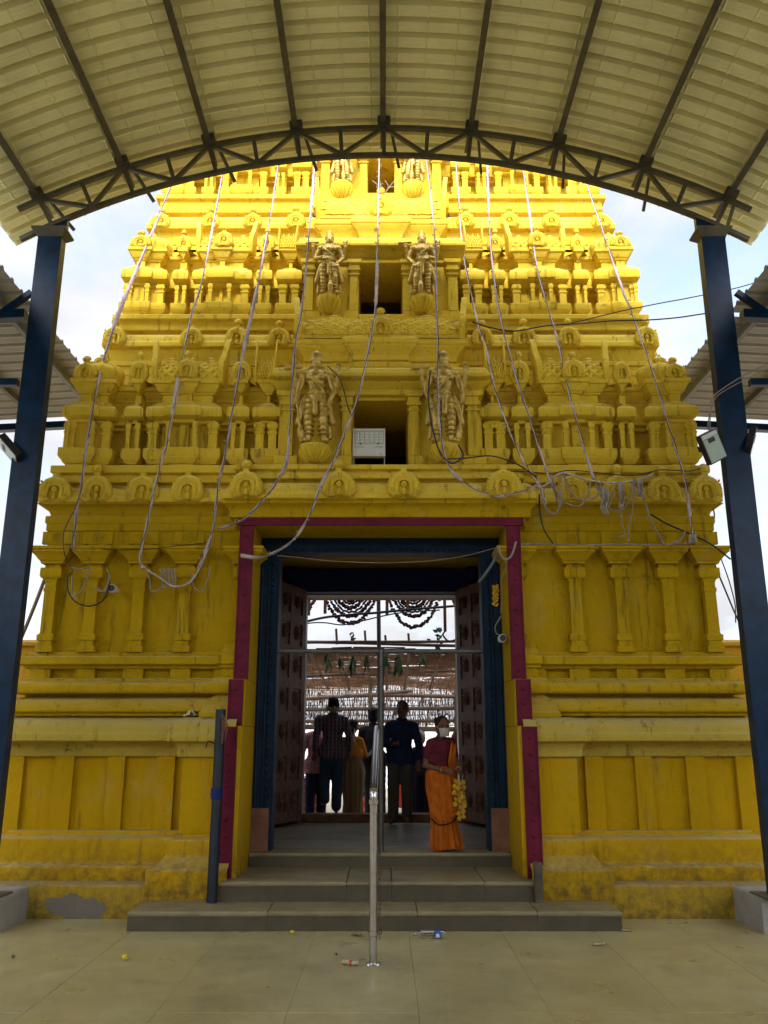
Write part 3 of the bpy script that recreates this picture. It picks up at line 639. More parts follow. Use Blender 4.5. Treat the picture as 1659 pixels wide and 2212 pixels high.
def leaf(sg):
    h = empty('door_leaf', (CX + sg*1.20, 13.12, FZ + .055), 0); L, Hh = 1.14, 3.36
    # local: x from hinge to free edge, front face -y ; swung towards the camera and out
    ang = math.atan2(-1.05, sg*.42)
    h.rotation_euler = (0, 0, ang)
    f = -1 if sg > 0 else 1
    yf = .035*(-f)
    MB().box(0, L, -.02, .02, 0, Hh).build('door_board', WOOD, h)
    for x in (0.0, .39, .76, L - .10): MB().box(x, x + .10, -.042, .042, .0, Hh).build('stile', WOOD, h)
    rows = 7; gap = Hh/rows
    for i in range(rows + 1):
        z = max(0, min(Hh - .13, i*gap - .06))
        MB().box(.002, L - .002, -.040, .040, z, z + .145).build('door_rail', WOOD, h)
    for i in range(rows):
        for x in (.245, .625, .95):
            side = -1 if sg < 0 else 1
            z = i*gap + gap*.5 + .04
            o = put('carved_boss', BOSS, h, (x, (-.022 if sg > 0 else .022), z), (0, 0, 0 if sg > 0 else math.pi), (1, 1, 1))
    return h
tag(leaf(-1), 'carved dark wooden door leaf beside the man in pink striped shirt', 'door', 'doors of the gateway')
tag(leaf(1), 'carved dark wooden door leaf behind the woman in orange sari', 'door', 'doors of the gateway')
# ================================================================== GROUND
tag(MB().box(-150, 150, -120, 250, -.35, -.03).build('ground', GRND), kind='structure')
fl = tag(MB().box(-9.0, 9.0, -14, 9.4, -.028, -.012).build('courtyard_floor', KERB), kind='structure')
xs = [-.62 + .8425*i for i in range(-6, 8)]
D_rows = [(6.09, 9.02), (3.75, 6.09), (1.4, 3.75), (-1.0, 1.4)]
for (a, b) in D_rows:
    for i in range(len(xs) - 1):
        tl = random.uniform(-.0012, .0012)
        MB().sweep([(xs[i] + .0004, b - .0004), (xs[i] + .0004, a + .0004), (xs[i+1] - .0004, a + .0004), (xs[i+1] - .0004, b - .0004)], [(0, -.012), (0, -.002 + tl), (-.002, tl)], .001).build('floor_slab', SLAB, fl, 30)
tag(MB().box(-12, 12, 14.2, 45, -.028, -.01).build('inner_courtyard', GRND), kind='structure')
# bare cement patch on the left plinth, kerb blocks under the posts
for cx_, cz_, rx_, rz_ in ((-3.02, .11, .20, .11), (-2.80, .09, .13, .09)):
    o = []
    for i in range(64):
        a = 2*math.pi*i/64; v = Vector((math.cos(a)*1.4 + cx_, math.sin(a)*1.4, 2)); r = 1 + .45*noise.noise(v) + .22*noise.noise(v*3.1) + .10*noise.noise(v*8)
        o.append((cx_ + rx_*r*math.cos(a), max(.004, cz_ + rz_*r*math.sin(a))))
    MB().prism(o, 8.9965 - .0006*(cx_ > -2.9), 9.03).build('bare_patch', BARE, TOWER, loc=(0, -BY, 0))
for sg, lab in ((-1, 'cement kerb block under the post by the peeling plinth'), (1, 'cement kerb block under the post with the tied cables')):
    m = MB().sweep([(-.42, .42), (-.42, -.42), (.42, -.42), (.42, .42)], [(0, 0), (.0, .27), (-.02, .293), (-.1, .295)], .01)
    tag(m.build('kerb_block', KERB, None, 35, loc=(sg*3.87 - .03, 8.78, 0)), lab, 'kerb', 'kerb blocks')
# ================================================================== MAIN SHED (curved roof on trusses)
SHED = tag(empty('curved_shed', (0, 2, 0)), 'open shed with curved cream sheet roof on dark steel trusses', 'shed')
SY = 2.0
TD = 8.45; RL = 8.118; ZC = 8.226 - RL; RU = RL + .37; RS = RU + .145
def arc(r, x): return ZC + math.sqrt(r*r - x*x)
def arcp(r, th, y): return (r*math.sin(th), y, ZC + r*math.cos(th))
thp = 1.02/RU
def truss(D, full=True):
    t = empty('roof_truss', parent=SHED, loc=(0, D - SY, 0)); mx_ = R(31)
    for r, nm, lim in ((RL, 'bottom_chord', .528), (RU, 'top_chord', .512)):
        m = MB(); n = 26
        for i in range(n): m.bar(arcp(r, -lim + 2*lim*i/n, 0), arcp(r, -lim + 2*lim*(i+1)/n + .0015, 0), .050, .050)
        m.build(nm, STEELD, t)
    for k in range(-8, 9):
        th = k*thp/2
        MB().bar(arcp(RL, th, 0), arcp(RU, th, 0), .045).build('web_post', STEELD, t)
        if k % 2 == 0:
            for d in (-1, 1):
                if abs(k + d) <= 8: MB().bar(arcp(RU - .02, th + d*.004, 0), arcp(RL + .02, th + d*thp/2, 0), .042).build('web_diagonal', STEELD, t)
            MB().bar(arcp(RU - .02, th + .010, .02), arcp(RL + .05, th + .022, .30), .03).build('knee_brace', STEELD, t)
            MB().box(-.075, .075, -.05, .05, .0, .11, Matrix.Translation(arcp(RU + .02, th, 0)) @ Matrix.Rotation(th, 4, 'Y')).build('purlin_cleat', STEELD, t)
    return t
for D in (TD, 3.2, -2.3, -7.8): truss(D)
for k in range(-4, 5):
    th = k*thp; m = MB(); p = Vector(arcp(RU + .085, th, 0))
    M = Matrix.Translation(p) @ Matrix.Rotation(th, 4, 'Y')
    m.box(-.020, .020, -13.5, 8.86, -.05, .05, M).box(-.045, .02, -13.5, 8.861, -.0505, -.043, M)
    m.build('purlin', STEELD, SHED, loc=(0, -SY, 0))
# crimp-curved ribbed sheets: flat facets between crimps along the arc, trapezoid ribs across
def sheet_mesh():
    m = MB(); lim = .545; nf = 31; pitch = .21; nr = 5
    prof_y = []
    for i in range(nr):
        y = i*pitch
        prof_y += [(y, 0), (y + .128, 0), (y + .136, .085), (y + .190, .085), (y + .203, 0)]
        prof_y += [] 
    prof_y.append((nr*pitch + .004, 0))
    # minor flutes on the pans
    q = []
    for i in range(len(prof_y) - 1):
        (a, h), (b, g) = prof_y[i], prof_y[i+1]; q.append((a, h))
        if h == g == 0 and b - a > .1:
            for t in (.30, .64): q += [(a + (b-a)*(t-.07), 0), (a + (b-a)*t, .005), (a + (b-a)*(t+.07), 0)]
    q.append(prof_y[-1]); prof_y = q
    ths = []
    for i in range(nf + 1):
        th = -lim + 2*lim*i/nf
        if 0 < i < nf: ths += [(th - .0016, 0), (th - .0004, -.010), (th + .0004, -.010), (th + .0016, 0)]
        else: ths.append((th, 0))
    n = len(prof_y)
    for th, dr in ths:
        for y, h in prof_y: m.v.append(arcp(RS + h + dr, th, y))
    for i in range(len(ths) - 1):
        for k in range(n - 1): m.f.append((i*n + k, (i+1)*n + k, (i+1)*n + k + 1, i*n + k + 1))
    return m.mesh('roof_sheet', SHEET)
SHM = sheet_mesh()
for i in range(22): put('roof_sheet', SHM, SHED, (0, 9.17 - 1.05*(i + 1) - SY, .004*(i % 2)), (random.uniform(-.002, .002), random.uniform(-.0015, .0015), 0))
# posts
for sg in (-1, 1):
    for D in (8.47, 3.2, -2.3, -7.8):
        if D != 8.47 and D > -3: continue
        x = -3.742 if sg < 0 else 3.687
        c = MB().box(-.133, .133, -.065, .065, .29 if D > 8 else 0, 7.197).build('column', POSTB, SHED, loc=(x, D - SY, 0))
        MB().box(-.158, .158, -.132, -.124, .30, 7.3).build('weld_plate', POSTB, c) if 0 else None
        MB().frus(0, 0, 7.13, 7.20, .137, .07, .19, .14).box(-.19, .19, -.14, .14, 7.201, 7.222).build('cap_plate', STEELD, c)
        g = MB().prism([(-.16, 7.222), (.16, 7.222), (.16, 7.42 if sg < 0 else 7.25), (-.16, 7.25 if sg < 0 else 7.42)], -.03, .03); g.build('gusset', POSTB, c)
        MB().box(-.24, .24, -.2, .2, .291, .305).build('base_plate', STEELD, c)
# ================================================================== SIDE SHEDS (flat pale sheets beside the tower)
def side_sheet_mesh(L, W_):
    m = MB(); y = 0; pr = []
    while y < L:
        pr += [(y, 0), (y + .15, 0), (y + .17, .035), (y + .21, .035), (y + .23, 0)]
        y += .25
    q = []
    for i in range(len(pr) - 1):
        (a, h), (b, g) = pr[i], pr[i+1]; q.append((a, h))
        if h == g == 0 and b - a > .1:
            for t in (.25, .5, .75): q += [(a + (b-a)*(t-.05), 0), (a + (b-a)*t, .006), (a + (b-a)*(t+.05), 0)]
    for (a, h) in q: m.v += [(0, a, h), (W_, a, h)]
    for i in range(len(q) - 1): m.f.append((2*i, 2*i+1, 2*i+3, 2*i+2))
    return m.mesh('side_roof_sheet', SHEETG)
SSM = side_sheet_mesh(3.25, 3.0)
for sg, lab in ((-1, 'side shed with flat ribbed sheets on the left of the tower'), (1, 'side shed with flat ribbed sheets on the right of the tower')):
    S = tag(empty('side_shed', (sg*4.05, 8.7, 0)), lab, 'shed', 'side sheds')
    for i in range(5):
        put('side_roof_sheet', SSM, S, (0, 12.35 - 3.24*(i + 1) - 8.7, 6.52), (0, R(-3.0)*-1 if sg > 0 else R(3.0)*-1, 0), (sg, 1, 1))
    sl = -math.tan(R(3.0))
    for dx in (.28, 1.2, 2.1, 2.9):
        MB().box(-.03, .03, -12, 3.6, -.1, -.01).build('purlin', STEELG if dx < .5 else STEELD, S, loc=(sg*dx, 0, 6.50 + dx*sl))
    for D in (8.47, 12.1):
        t = empty('side_truss', parent=S, loc=(0, D - 8.7, 0))
        MB().box(-.05, .05, -.06, .06, 0, 2.95, Matrix.Translation((sg*-.12 if D < 9 else 0, 0, 6.19 if D < 9 else 6.32)) @ Matrix.Rotation(sg*R(93.0), 4, 'Y')).build('top_chord', POSTB, t)
        if D < 9:
            MB().bar((sg*-.12, 0, 5.39), (sg*2.9, 0, 5.39), .075).build('bottom_chord', POSTB, t)
            for x in (.40, 1.4, 2.4): MB().bar((sg*x, 0, 5.39), (sg*x, 0, 6.16), .055).build('web_post', STEELD, t)
            for x in (.40, 1.4): MB().bar((sg*x, 0, 6.1), (sg*(x + .95), 0, 5.43), .05).build('web_diagonal', POSTB, t)
            MB().bar((sg*-.16, -.02, 6.46), (sg*.22, -.02, 6.14), .06).build('knee_plate', POSTB, t)
    for y in (12.1, 3.2):
        MB().box(-.1, .1, -.1, .1, -.0, 6.2).build('side_column', POSTB, S, loc=(sg*2.88, y - 8.7, 0))
# ================================================================== COMPOUND WALLS beside and behind the tower
for sg, lab in ((-1, 'orange compound wall with broken coping beyond the thick slanting rod'), (1, 'orange compound wall with small coping stones below the slack cables')):
    w = tag(empty('compound_wall', (sg*6.6, 13.2, 0)), lab, 'wall')
    MB().box(-2.75, 2.75, -.15, .15, -.02, 3.05).build('wall_face', WALLO, w)
    MB().sweep([(-2.8, .2), (-2.8, -.2), (2.8, -.2), (2.8, .2)], [(0, 3.05), (.02, 3.06), (.02, 3.11), (-.03, 3.15), (-.2, 3.16)]).build('coping', WALLO, w)
    x = -sg*2.45
    MB().box(x - .14, x + .14, -.22, .22, 2.65, 3.30).build('wall_pier', YEL, w)
    MB().ell((0, 0, 0), (.16, .16, .14), 12, 8).build('finial', BARE, w, 40, loc=(x + sg*.05, 0, 3.34))
# ================================================================== ADDED SHADING WALLS (unseen, behind and beside the camera; keep light out of the forecourt)
for nm, b, lab in (('shading_wall', (-13.4, -13, -15, 10.5, 0, 6.15), 'unseen added wall blocking light from the left of the forecourt'), ('shading_wall', (13, 13.4, -15, 10.5, 0, 6.15), 'unseen added wall blocking light from the right of the forecourt'), ('shading_wall', (-13, 13, -15.4, -15, 0, 7.0), 'unseen added wall blocking light from behind the viewer')):
    tag(MB().box(*b).build(nm, KERB), lab, 'wall')
# ================================================================== FIGURES
def capsule(m, a, ra, b, rb, n=10, sx=1.0, sy=1.0):
    """tapered capsule, optionally squashed in x/y (world axes of the figure)"""
    a, b = Vector(a), Vector(b); d = b - a; L = d.length or 1e-6; d = d/L
    q = d.to_track_quat('Z', 'Y').to_matrix(); rings = []
    for i in range(4): t = i/4*math.pi/2; rings.append((a - d*ra*math.cos(t), ra*math.sin(t)))
    for t in (0, .5, 1): rings.append((a + d*L*t, ra + (rb-ra)*t))
    for i in range(1, 5): t = i/4*math.pi/2; rings.append((b + d*rb*math.sin(t), max(rb*math.cos(t), 1e-4)))
    base = len(m.v)
    for c, r in rings:
        for k in range(n):
            w = q @ Vector((math.cos(2*math.pi*k/n)*r, math.sin(2*math.pi*k/n)*r, 0)); m.v.append((c.x + w.x*sx, c.y + w.y*sy, c.z + w.z))
    for i in range(len(rings) - 1):
        for k in range(n):
            k2 = (k+1) % n; m.f.append((base+i*n+k, base+i*n+k2, base+(i+1)*n+k2, base+(i+1)*n+k))
    m.f.append(tuple(base+k for k in range(n-1, -1, -1))); e = base + (len(rings)-1)*n; m.f.append(tuple(e+k for k in range(n)))
WORK = bpy.data.scenes.new('workbench')      # scratch scene: keeps each remesh from re-evaluating everything
def fuse(m, name, mat, voxel, smooth=4):
    """weld overlapping shapes into one continuous skin"""
    me = m.mesh(name + '_raw', mat); o = bpy.data.objects.new(name, me); WORK.collection.objects.link(o)
    md = o.modifiers.new('r', 'REMESH'); md.mode = 'VOXEL'; md.voxel_size = voxel; md.use_smooth_shade = True
    if smooth: sm = o.modifiers.new('s', 'SMOOTH'); sm.iterations = smooth; sm.factor = .5
    vl = WORK.view_layers[0]; vl.update(); dg = vl.depsgraph
    out = bpy.data.meshes.new_from_object(o.evaluated_get(dg)); out.name = name
    bpy.data.objects.remove(o); bpy.data.meshes.remove(me)
    out.materials.clear(); out.materials.append(mat)
    out.polygons.foreach_set('use_smooth', [True]*len(out.polygons)); return out
def lerp(a, b, t): return Vector(a)*(1-t) + Vector(b)*t
# ---------------------------------------------------------------- guardian statues
def guardian(pose, name='guardian'):
    """four-armed standing figure, height 1 from soles to crown tip, facing -Y"""
    m = MB(); C = lambda a, ra, b, rb, **k: capsule(m, a, ra, b, rb, **k)
    s = pose.get('mirror', 1)
    def p(x, y, z): return (x*s, y, z)
    hipx = pose.get('hip', .012)
    # legs
    C(p(-.055+hipx, 0, .46), .062, p(-.062, -.01, .25), .044); C(p(-.062, -.01, .25), .046, p(-.06, .0, .05), .030)
    kn = p(.075, -.03, .26); C(p(.05+hipx, 0, .46), .062, kn, .044); C(kn, .046, p(.085, .01, .05), .030)
    for fx in (-.062, .09): C(p(fx, .02, .025), .026, p(fx*1.25, -.085, .018), .022)
    for z in (.10, .14, .19, .24, .30, .36, .42):                       # carved folds of the garment round the legs
        for fx in (-.06, .075): m.lathe([(.044 + z*.045, -.004), (.049 + z*.046, 0), (.044 + z*.045, .005)], p(fx*(1 - .25*z) + hipx*z, -.008, z), 12, cap=True)
    # hips, belt, torso
    m.ell(p(hipx, 0, .48), (.105, .075, .065)); C(p(hipx, 0, .50), .085, p(0, 0, .60), .072, sy=.8); C(p(0, 0, .60), .075, p(0, .0, .70), .105, sy=.75)
    C(p(-.10, 0, .725), .05, p(.10, 0, .725), .05)
    for z, r in ((.515, .105), (.535, .098), (.61, .082)): m.lathe([(r*.9, -.012), (r*1.05, 0), (r*.9, .012)], p(hipx*.8, 0, z), 18, sy=.78)
    for sg in (-1, 1): m.ell(p(sg*.05, -.058, .69), (.042, .03, .034))
    m.tube([p(-.09, -.06, .74), p(-.04, -.085, .66), p(.04, -.08, .58), p(.08, -.05, .53)], .010, 6); m.ell(p(0, -.085, .51), (.035, .03, .035))
    # sash ends hanging
    C(p(0, -.08, .50), .022, p(.005, -.085, .30), .028); 
    for sg in (-1, 1): C(p(sg*.10, .0, .50), .024, p(sg*.155, .03, .24), .034); C(p(sg*.11, .03, .48), .02, p(sg*.13, .06, .10), .028)
    # neck, head, crown
    C(p(0, 0, .74), .035, p(0, -.005, .80), .032); m.ell(p(0, -.012, .835), (.050, .056, .062), 12, 9)
    m.ell(p(0, -.068, .83), (.011, .013, .018)); m.ell(p(0, -.060, .806), (.018, .01, .006))
    for sg in (-1, 1): m.ell(p(sg*.022, -.058, .848), (.013, .008, .007)); m.ell(p(sg*.062, .0, .80), (.028, .03, .035)); m.ell(p(sg*.075, .01, .77), (.026, .03, .03))
    m.lathe([(.055, 0), (.062, .012), (.058, .03), (.050, .035), (.052, .05), (.047, .085), (.050, .092), (.044, .10), (.030, .118), (.034, .125), (.0, .135)], p(0, 0, .868), 14)
    m.lathe([(.02, -.02), (.075, -.012), (.082, .0), (.075, .012)], p(0, .0, .745), 16, sy=.85)
    # rear arms raised, holding emblems
    for sg in (-1, 1):
        sh, el, ha = p(sg*.125, .02, .725), p(sg*.185, .03, .63), p(sg*.205, -.03, .735)
        C(sh, .036, el, .030); C(el, .030, ha, .020); m.ell(ha, (.024, .02, .026))
        for f in range(4): C((ha[0] + s*sg*(-.018 + f*.012), ha[1] - .01, ha[2] + .01), .006, (ha[0] + s*sg*(-.022 + f*.015), ha[1] - .02, ha[2] + .045), .005)
        if sg == pose.get('disc', 1): m.ell((ha[0], ha[1], ha[2] + .085), (.034, .014, .042)); C((ha[0], ha[1], ha[2] + .02), .008, (ha[0], ha[1], ha[2] + .06), .008)
        else: C((ha[0] - s*sg*.055, ha[1], ha[2] + .075), .022, (ha[0] + s*sg*.075, ha[1] + .02, ha[2] + .075), .026)
        m.lathe([(.034, -.008), (.041, 0), (.034, .008)], lerp(sh, el, .35), 10)
    # front arms
    fa = pose['front']
    for sg, (el, ha) in ((-1, fa[0]), (1, fa[1])):
        sh = p(sg*.118, -.01, .72); el, ha = p(*el), p(*ha)
        C(sh, .038, el, .031); C(el, .031, ha, .021); m.ell(ha, (.024, .022, .026)); m.ell(sh, (.046, .046, .05))
        for f in range(4): C((ha[0] + (-.017 + f*.011), ha[1] - .008, ha[2]), .0065, (ha[0] + (-.02 + f*.013), ha[1] - .022, ha[2] - .042), .0055)
        C((ha[0] + .02, ha[1], ha[2]), .007, (ha[0] + .032, ha[1] - .015, ha[2] - .025), .006)
        m.lathe([(.026, -.007), (.032, 0), (.026, .007)], lerp(el, ha, .8), 10)
    # club
    a, b = p(*pose['club'][0]), p(*pose['club'][1]); C(a, .011, b, .014); d = (Vector(b) - Vector(a)).normalized()
    C(lerp(a, b, .70), .020, lerp(a, b, .80), .036); C(lerp(a, b, .80), .036, lerp(a, b, .93), .030); C(lerp(a, b, .93), .02, b, .022)
    return fuse(m, name, GOLD, .0046, 1)
PA = dict(front=(((-.155, -.02, .56), (-.165, -.06, .44)), ((.165, -.01, .56), (.135, -.075, .42))), club=((-.175, -.07, .47), (-.115, -.03, .03)))
PB = dict(front=(((-.17, -.01, .57), (-.05, -.11, .535)), ((.165, 0, .57), (.10, -.07, .45))), club=((.015, -.11, .53), (.03, -.07, .02)), hip=-.012)
G1 = guardian(PA, 'guardian'); G2 = guardian(dict(PA, mirror=-1, disc=-1, hip=.02), 'guardian'); G3 = guardian(PB, 'guardian'); G4 = guardian(dict(PB, mirror=-1, disc=-1), 'guardian')
for me, pos, h, lab in ((G1, STAT[0], 1.20, 'bronze four-armed guardian statue left of the white floodlight, lowest tier'),
                        (G2, STAT[1], 1.20, 'bronze four-armed guardian statue with cables hung over its shoulder, lowest tier'),
                        (G3, STAT[2], .985, 'left guardian statue of the middle tier, one arm across its waist'),
                        (G4, STAT[3], .985, 'right guardian statue of the middle tier, beside a string of lights'),
                        (G3, STAT[4], .90, 'headless-looking gilt guardian statue cut off by the truss, club on outer side, uppermost tier'),
                        (G4, STAT[5], .90, 'right guardian statue of the uppermost tier, beside the thin wire tangle')):
    o = put('guardian_statue', me, None, tuple(pos), (R(-2), 0, 0), (h*1.06, h, h)); tag(o, lab, 'statue', 'guardian statues on the tower')
STATUES = [o for o in COL.objects if o.name.startswith('guardian_statue')]
STATUES[4]['label'] = 'left guardian statue of the uppermost tier, its head behind the truss'
# ---------------------------------------------------------------- people
SKIN = simple('brown_skin', (.13, .060, .035), .55, spec=.25, var=.15, vscale=20, bmp=.1)
HAIR = simple('black_hair', (.010, .008, .008), .6, spec=.12, var=.3, vscale=60, bmp=.6, bscale=120)
HAIRG = simple('grey_hair', (.30, .28, .26), .6, var=.4, vscale=60, bmp=.6, bscale=120)
def cloth(name, col, var=.2): return simple(name, col, .85, var=var, vscale=7, bmp=.25, bscale=160, spec=.2)
def checks(name, base, a, b, sc):
    m, n, l, bs = nodes(name); t = n.new('ShaderNodeTexCoord'); s = n.new('ShaderNodeSeparateXYZ'); l.new(t.outputs['Object'], s.inputs[0])
    def band(o, freq, th):
        f = n.new('ShaderNodeMath'); f.operation = 'MULTIPLY'; f.inputs[1].default_value = freq; l.new(s.outputs[o], f.inputs[0])
        g = n.new('ShaderNodeMath'); g.operation = 'FRACT'; l.new(f.outputs[0], g.inputs[0])
        h = n.new('ShaderNodeMath'); h.operation = 'LESS_THAN'; h.inputs[1].default_value = th; l.new(g.outputs[0], h.inputs[0]); return h.outputs[0]
    c = mixc(n, l, band('X', sc, .34), base, a)
    if b: c = mixc(n, l, mul(n, l, band('Z', sc, .34), .75), c, b)
    l.new(c, bs.inputs['Base Color']); bs.inputs['Roughness'].default_value = .85; return m
def person(pos, h, heading, label, arms, legs, head=(0, 0, 0), lean=0.0, voxel=.009, hair=HAIR, bun=False, female=False, skin=SKIN, face=True, bind=None):
    """local frame: feet at z=0, facing -Y, metres for a 1.70 m adult then scaled; returns root and joints"""
    k = h/1.70; m = MB(); C = lambda a, ra, b, rb, **q: capsule(m, a, ra, b, rb, **q)
    y0 = -lean                                  # chest shifts forward
    sw = .150 if female else .185; hs = 1.16 if female else 1.07
    J = dict(pel=Vector((0, 0, .93)), wai=Vector((0, y0*.4, 1.08)), che=Vector((0, y0, 1.27)), nek=Vector((0, y0*1.1, 1.44)), hed=Vector((head[0], y0*1.25 - .015 + head[1], 1.585 + head[2])))
    C(J['pel'] + Vector((-.05, 0, 0)), .125, J['pel'] + Vector((.05, 0, 0)), .125, sy=.85); C(J['pel'], .13, J['wai'], .115, sy=.8); C(J['wai'], .115, J['che'], .14, sy=.75)
    C(J['che'] + Vector((-.10, 0, .08)), .075, J['che'] + Vector((.10, 0, .08)), .075)
    C(J['nek'] - Vector((0, 0, .04)), .058, J['hed'] - Vector((0, -.01, .05)), .05)
    i0 = len(m.v); hc = J['hed']; m.ell(hc, (.076, .095, .115), 14, 10); m.ell(hc + Vector((0, -.03, -.055)), (.056, .062, .062), 12, 8)
    if face:
        C(hc + Vector((0, -.092, .015)), .010, hc + Vector((0, -.108, -.022)), .014)          # nose
        for sg in (-1, 1):
            m.ell(hc + Vector((sg*.031, -.090, .026)), (.024, .012, .008)); m.ell(hc + Vector((sg*.078, .012, -.005)), (.012, .02, .032)); m.ell(hc + Vector((sg*.036, -.068, -.02)), (.026, .02, .022))
        m.ell(hc + Vector((0, -.088, -.056)), (.026, .012, .008)); m.ell(hc + Vector((0, -.075, -.092)), (.026, .02, .018))
    m.v[i0:] = [tuple(hc + (Vector(v) - hc)*hs) for v in m.v[i0:]]
    for sg, (el, wr) in ((-1, arms[0]), (1, arms[1])):
        sh = J['che'] + Vector((sg*sw, 0, .085)); el, wr = Vector(el), Vector(wr)
        C(sh, .052, el, .040); C(el, .041, wr, .026)
        d = (wr - el).normalized(); hnd = wr + d*.055; side = d.cross(Vector((0, 1, 0))); side = side.normalized() if side.length > .1 else Vector((1, 0, 0)); nn = d.cross(side)
        C(wr, .024, hnd, .030, n=8); C(hnd - side*.02, .018, hnd + side*.02, .018, n=8)
        for f in range(4):
            b0 = hnd + side*(-.027 + .018*f) + d*.015; L = (.055, .066, .062, .048)[f]; mid = b0 + d*L*.55 + nn*.008; C(b0, .0105, mid, .0095, n=7); C(mid, .0095, mid + d*L*.45 + nn*.02, .008, n=7)
        tb = wr + d*.03 + side*.026*-sg; C(tb, .012, tb + d*.035 - side*.025*sg, .010, n=7); C(tb + d*.035 - side*.025*sg, .010, tb + d*.06 - side*.022*sg + nn*.01, .0085, n=7)
    for sg, (kn, an) in ((-1, legs[0]), (1, legs[1])):
        kn, an = Vector(kn), Vector(an); C((sg*.09, 0, .90), .092, kn, .060); C(kn, .060, an, .038)
        fd = Vector((sg*.02, -.14, 0)) if len(legs) < 3 else Vector(legs[2])
        C(an + Vector((0, .03, -.045)), .036, an + fd + Vector((0, 0, -.055)), .028, n=8); C(an, .038, an + Vector((0, .02, -.05)), .034, n=8)
    M = Matrix.Diagonal((k, k, k, 1)); m.v = [tuple(M @ Vector(v)) for v in m.v]
    o = put('person', fuse(m, 'person_body', skin, voxel*k, 5), None, pos, (0, R(random.uniform(-2, 2)), heading)); tag(o, label, 'person')
    hm = MB(); hk = hc*k
    def H(c, r): hm.ell(Vector(c)*k, tuple(x*k for x in r), 14, 10)
    H(hc + Vector((0, .018, .028)), (.084, .092, .103)); H(hc + Vector((0, .03, -.02)), (.082, .078, .085))
    if bun: H(hc + Vector((0, .115, -.03)), (.055, .05, .05))
    for i in range(26):
        a = R(random.uniform(20, 160)); z = random.uniform(-.03, .10); hm.ell((hc + Vector((.08*math.cos(a), .075*math.sin(a) + .02, z)))*k, (.014*k, .014*k, .02*k), 6, 4)
    hm.v = [tuple(hk + (Vector(v) - hk)*hs) for v in hm.v]
    hair_me = fuse(hm, 'hair', hair, .008*k, 2); put('hair', hair_me, o)
    if face:
        for sg in (-1, 1): MB().ell((hc + Vector((sg*.031, -.089, .006))*hs)*k, (.015*k, .006*k, .006*k), 8, 5).build('eye', HAIR, o, 60)
    return o, J, k
def wear(o, k, name, caps, mat, voxel=.010, smooth=6, wrinkle=0, cut=None):
    m = MB()
    for a, ra, b, rb, *q in caps: capsule(m, Vector(a)*k, ra*k, Vector(b)*k, rb*k, 14, *(q[0] if q else (1, 1)))
    me = fuse(m, name, mat, voxel*k, smooth)
    if wrinkle:
        N_ = [v.normal.copy() for v in me.vertices]
        for v, vn in zip(me.vertices, N_):
            n_ = noise.noise(Vector((v.co.x*9, v.co.y*9, v.co.z*22))) + .5*noise.noise(Vector((v.co.x*26, v.co.y*20, v.co.z*34)))
            v.co += vn * n_ * wrinkle
    if cut:
        bm = bmesh.new(); bm.from_mesh(me)
        for co, no in cut: bmesh.ops.bisect_plane(bm, geom=bm.verts[:] + bm.edges[:] + bm.faces[:], plane_co=Vector(co)*k, plane_no=no, clear_outer=True)
        bm.to_mesh(me); bm.free()
    return put(name, me, o)
def shirt(o, J, k, arms, mat, sleeve=1.0, hem=.80, female=False, loose=.022, name='shirt'):
    sw = .150 if female else .185; ch = J['che']; c = []; f_ = .86 if female else 1.0
    c += [((-.07, J['pel'].y, hem + .11), .135 + loose, (.07, J['pel'].y, hem + .11), .135 + loose, (1, .85)), (J['pel'] + Vector((0, 0, .05)), .14 + loose, J['wai'], .125 + loose, (1.05, .85)), (J['wai'], (.125 + loose)*f_, ch, (.15 + loose)*f_, (1, .8/f_)),
          (ch + Vector((-.12*f_, 0, .085)), .082 if female else .072 + loose*.5, ch + Vector((.12*f_, 0, .085)), .082 if female else .072 + loose*.5), (ch + Vector((0, 0, .06)), .09, J['nek'] + Vector((0, .01, -.02)), .068)]
    for sg, (el, wr) in ((-1, arms[0]), (1, arms[1])):
        sh = ch + Vector((sg*sw, 0, .085)); el, wr = Vector(el), Vector(wr)
        if sleeve <= 1: c.append((sh, .064, sh.lerp(el, sleeve), .058*f_))
        else: c += [(sh, .064, el, .054), (el, .054, el.lerp(wr, sleeve - 1), .046)]
    s = wear(o, k, name, c, mat, .010, 5, .006, [((0, 0, hem), (0, 0, -1))] if hem else None)
    col = MB().tube([tuple((J['nek'] + Vector((.068*math.cos(a), .06*math.sin(a) - .005, .012 + .012*math.sin(a))))*k) for a in [2*math.pi*i/16 for i in range(17)]], .017*k, 6, False)
    if not female: col.build('collar', mat, s, 60)
    return s
def trousers(o, J, k, legs, mat, loose=.018):
    c = [(J['pel'] + Vector((-.05, 0, 0)), .135, J['pel'] + Vector((.05, 0, 0)), .135, (1, .88)), (J['pel'], .135, J['wai'] - Vector((0, 0, .06)), .125, (1, .85))]
    for sg, (kn, an) in ((-1, legs[0]), (1, legs[1])): c += [((sg*.09, 0, .90), .105, kn, .07 + loose), (kn, .07 + loose, Vector(an) + Vector((0, .005, .01)), .055 + loose*1.2)]
    return wear(o, k, 'trousers', c, mat, .010, 5, .006)
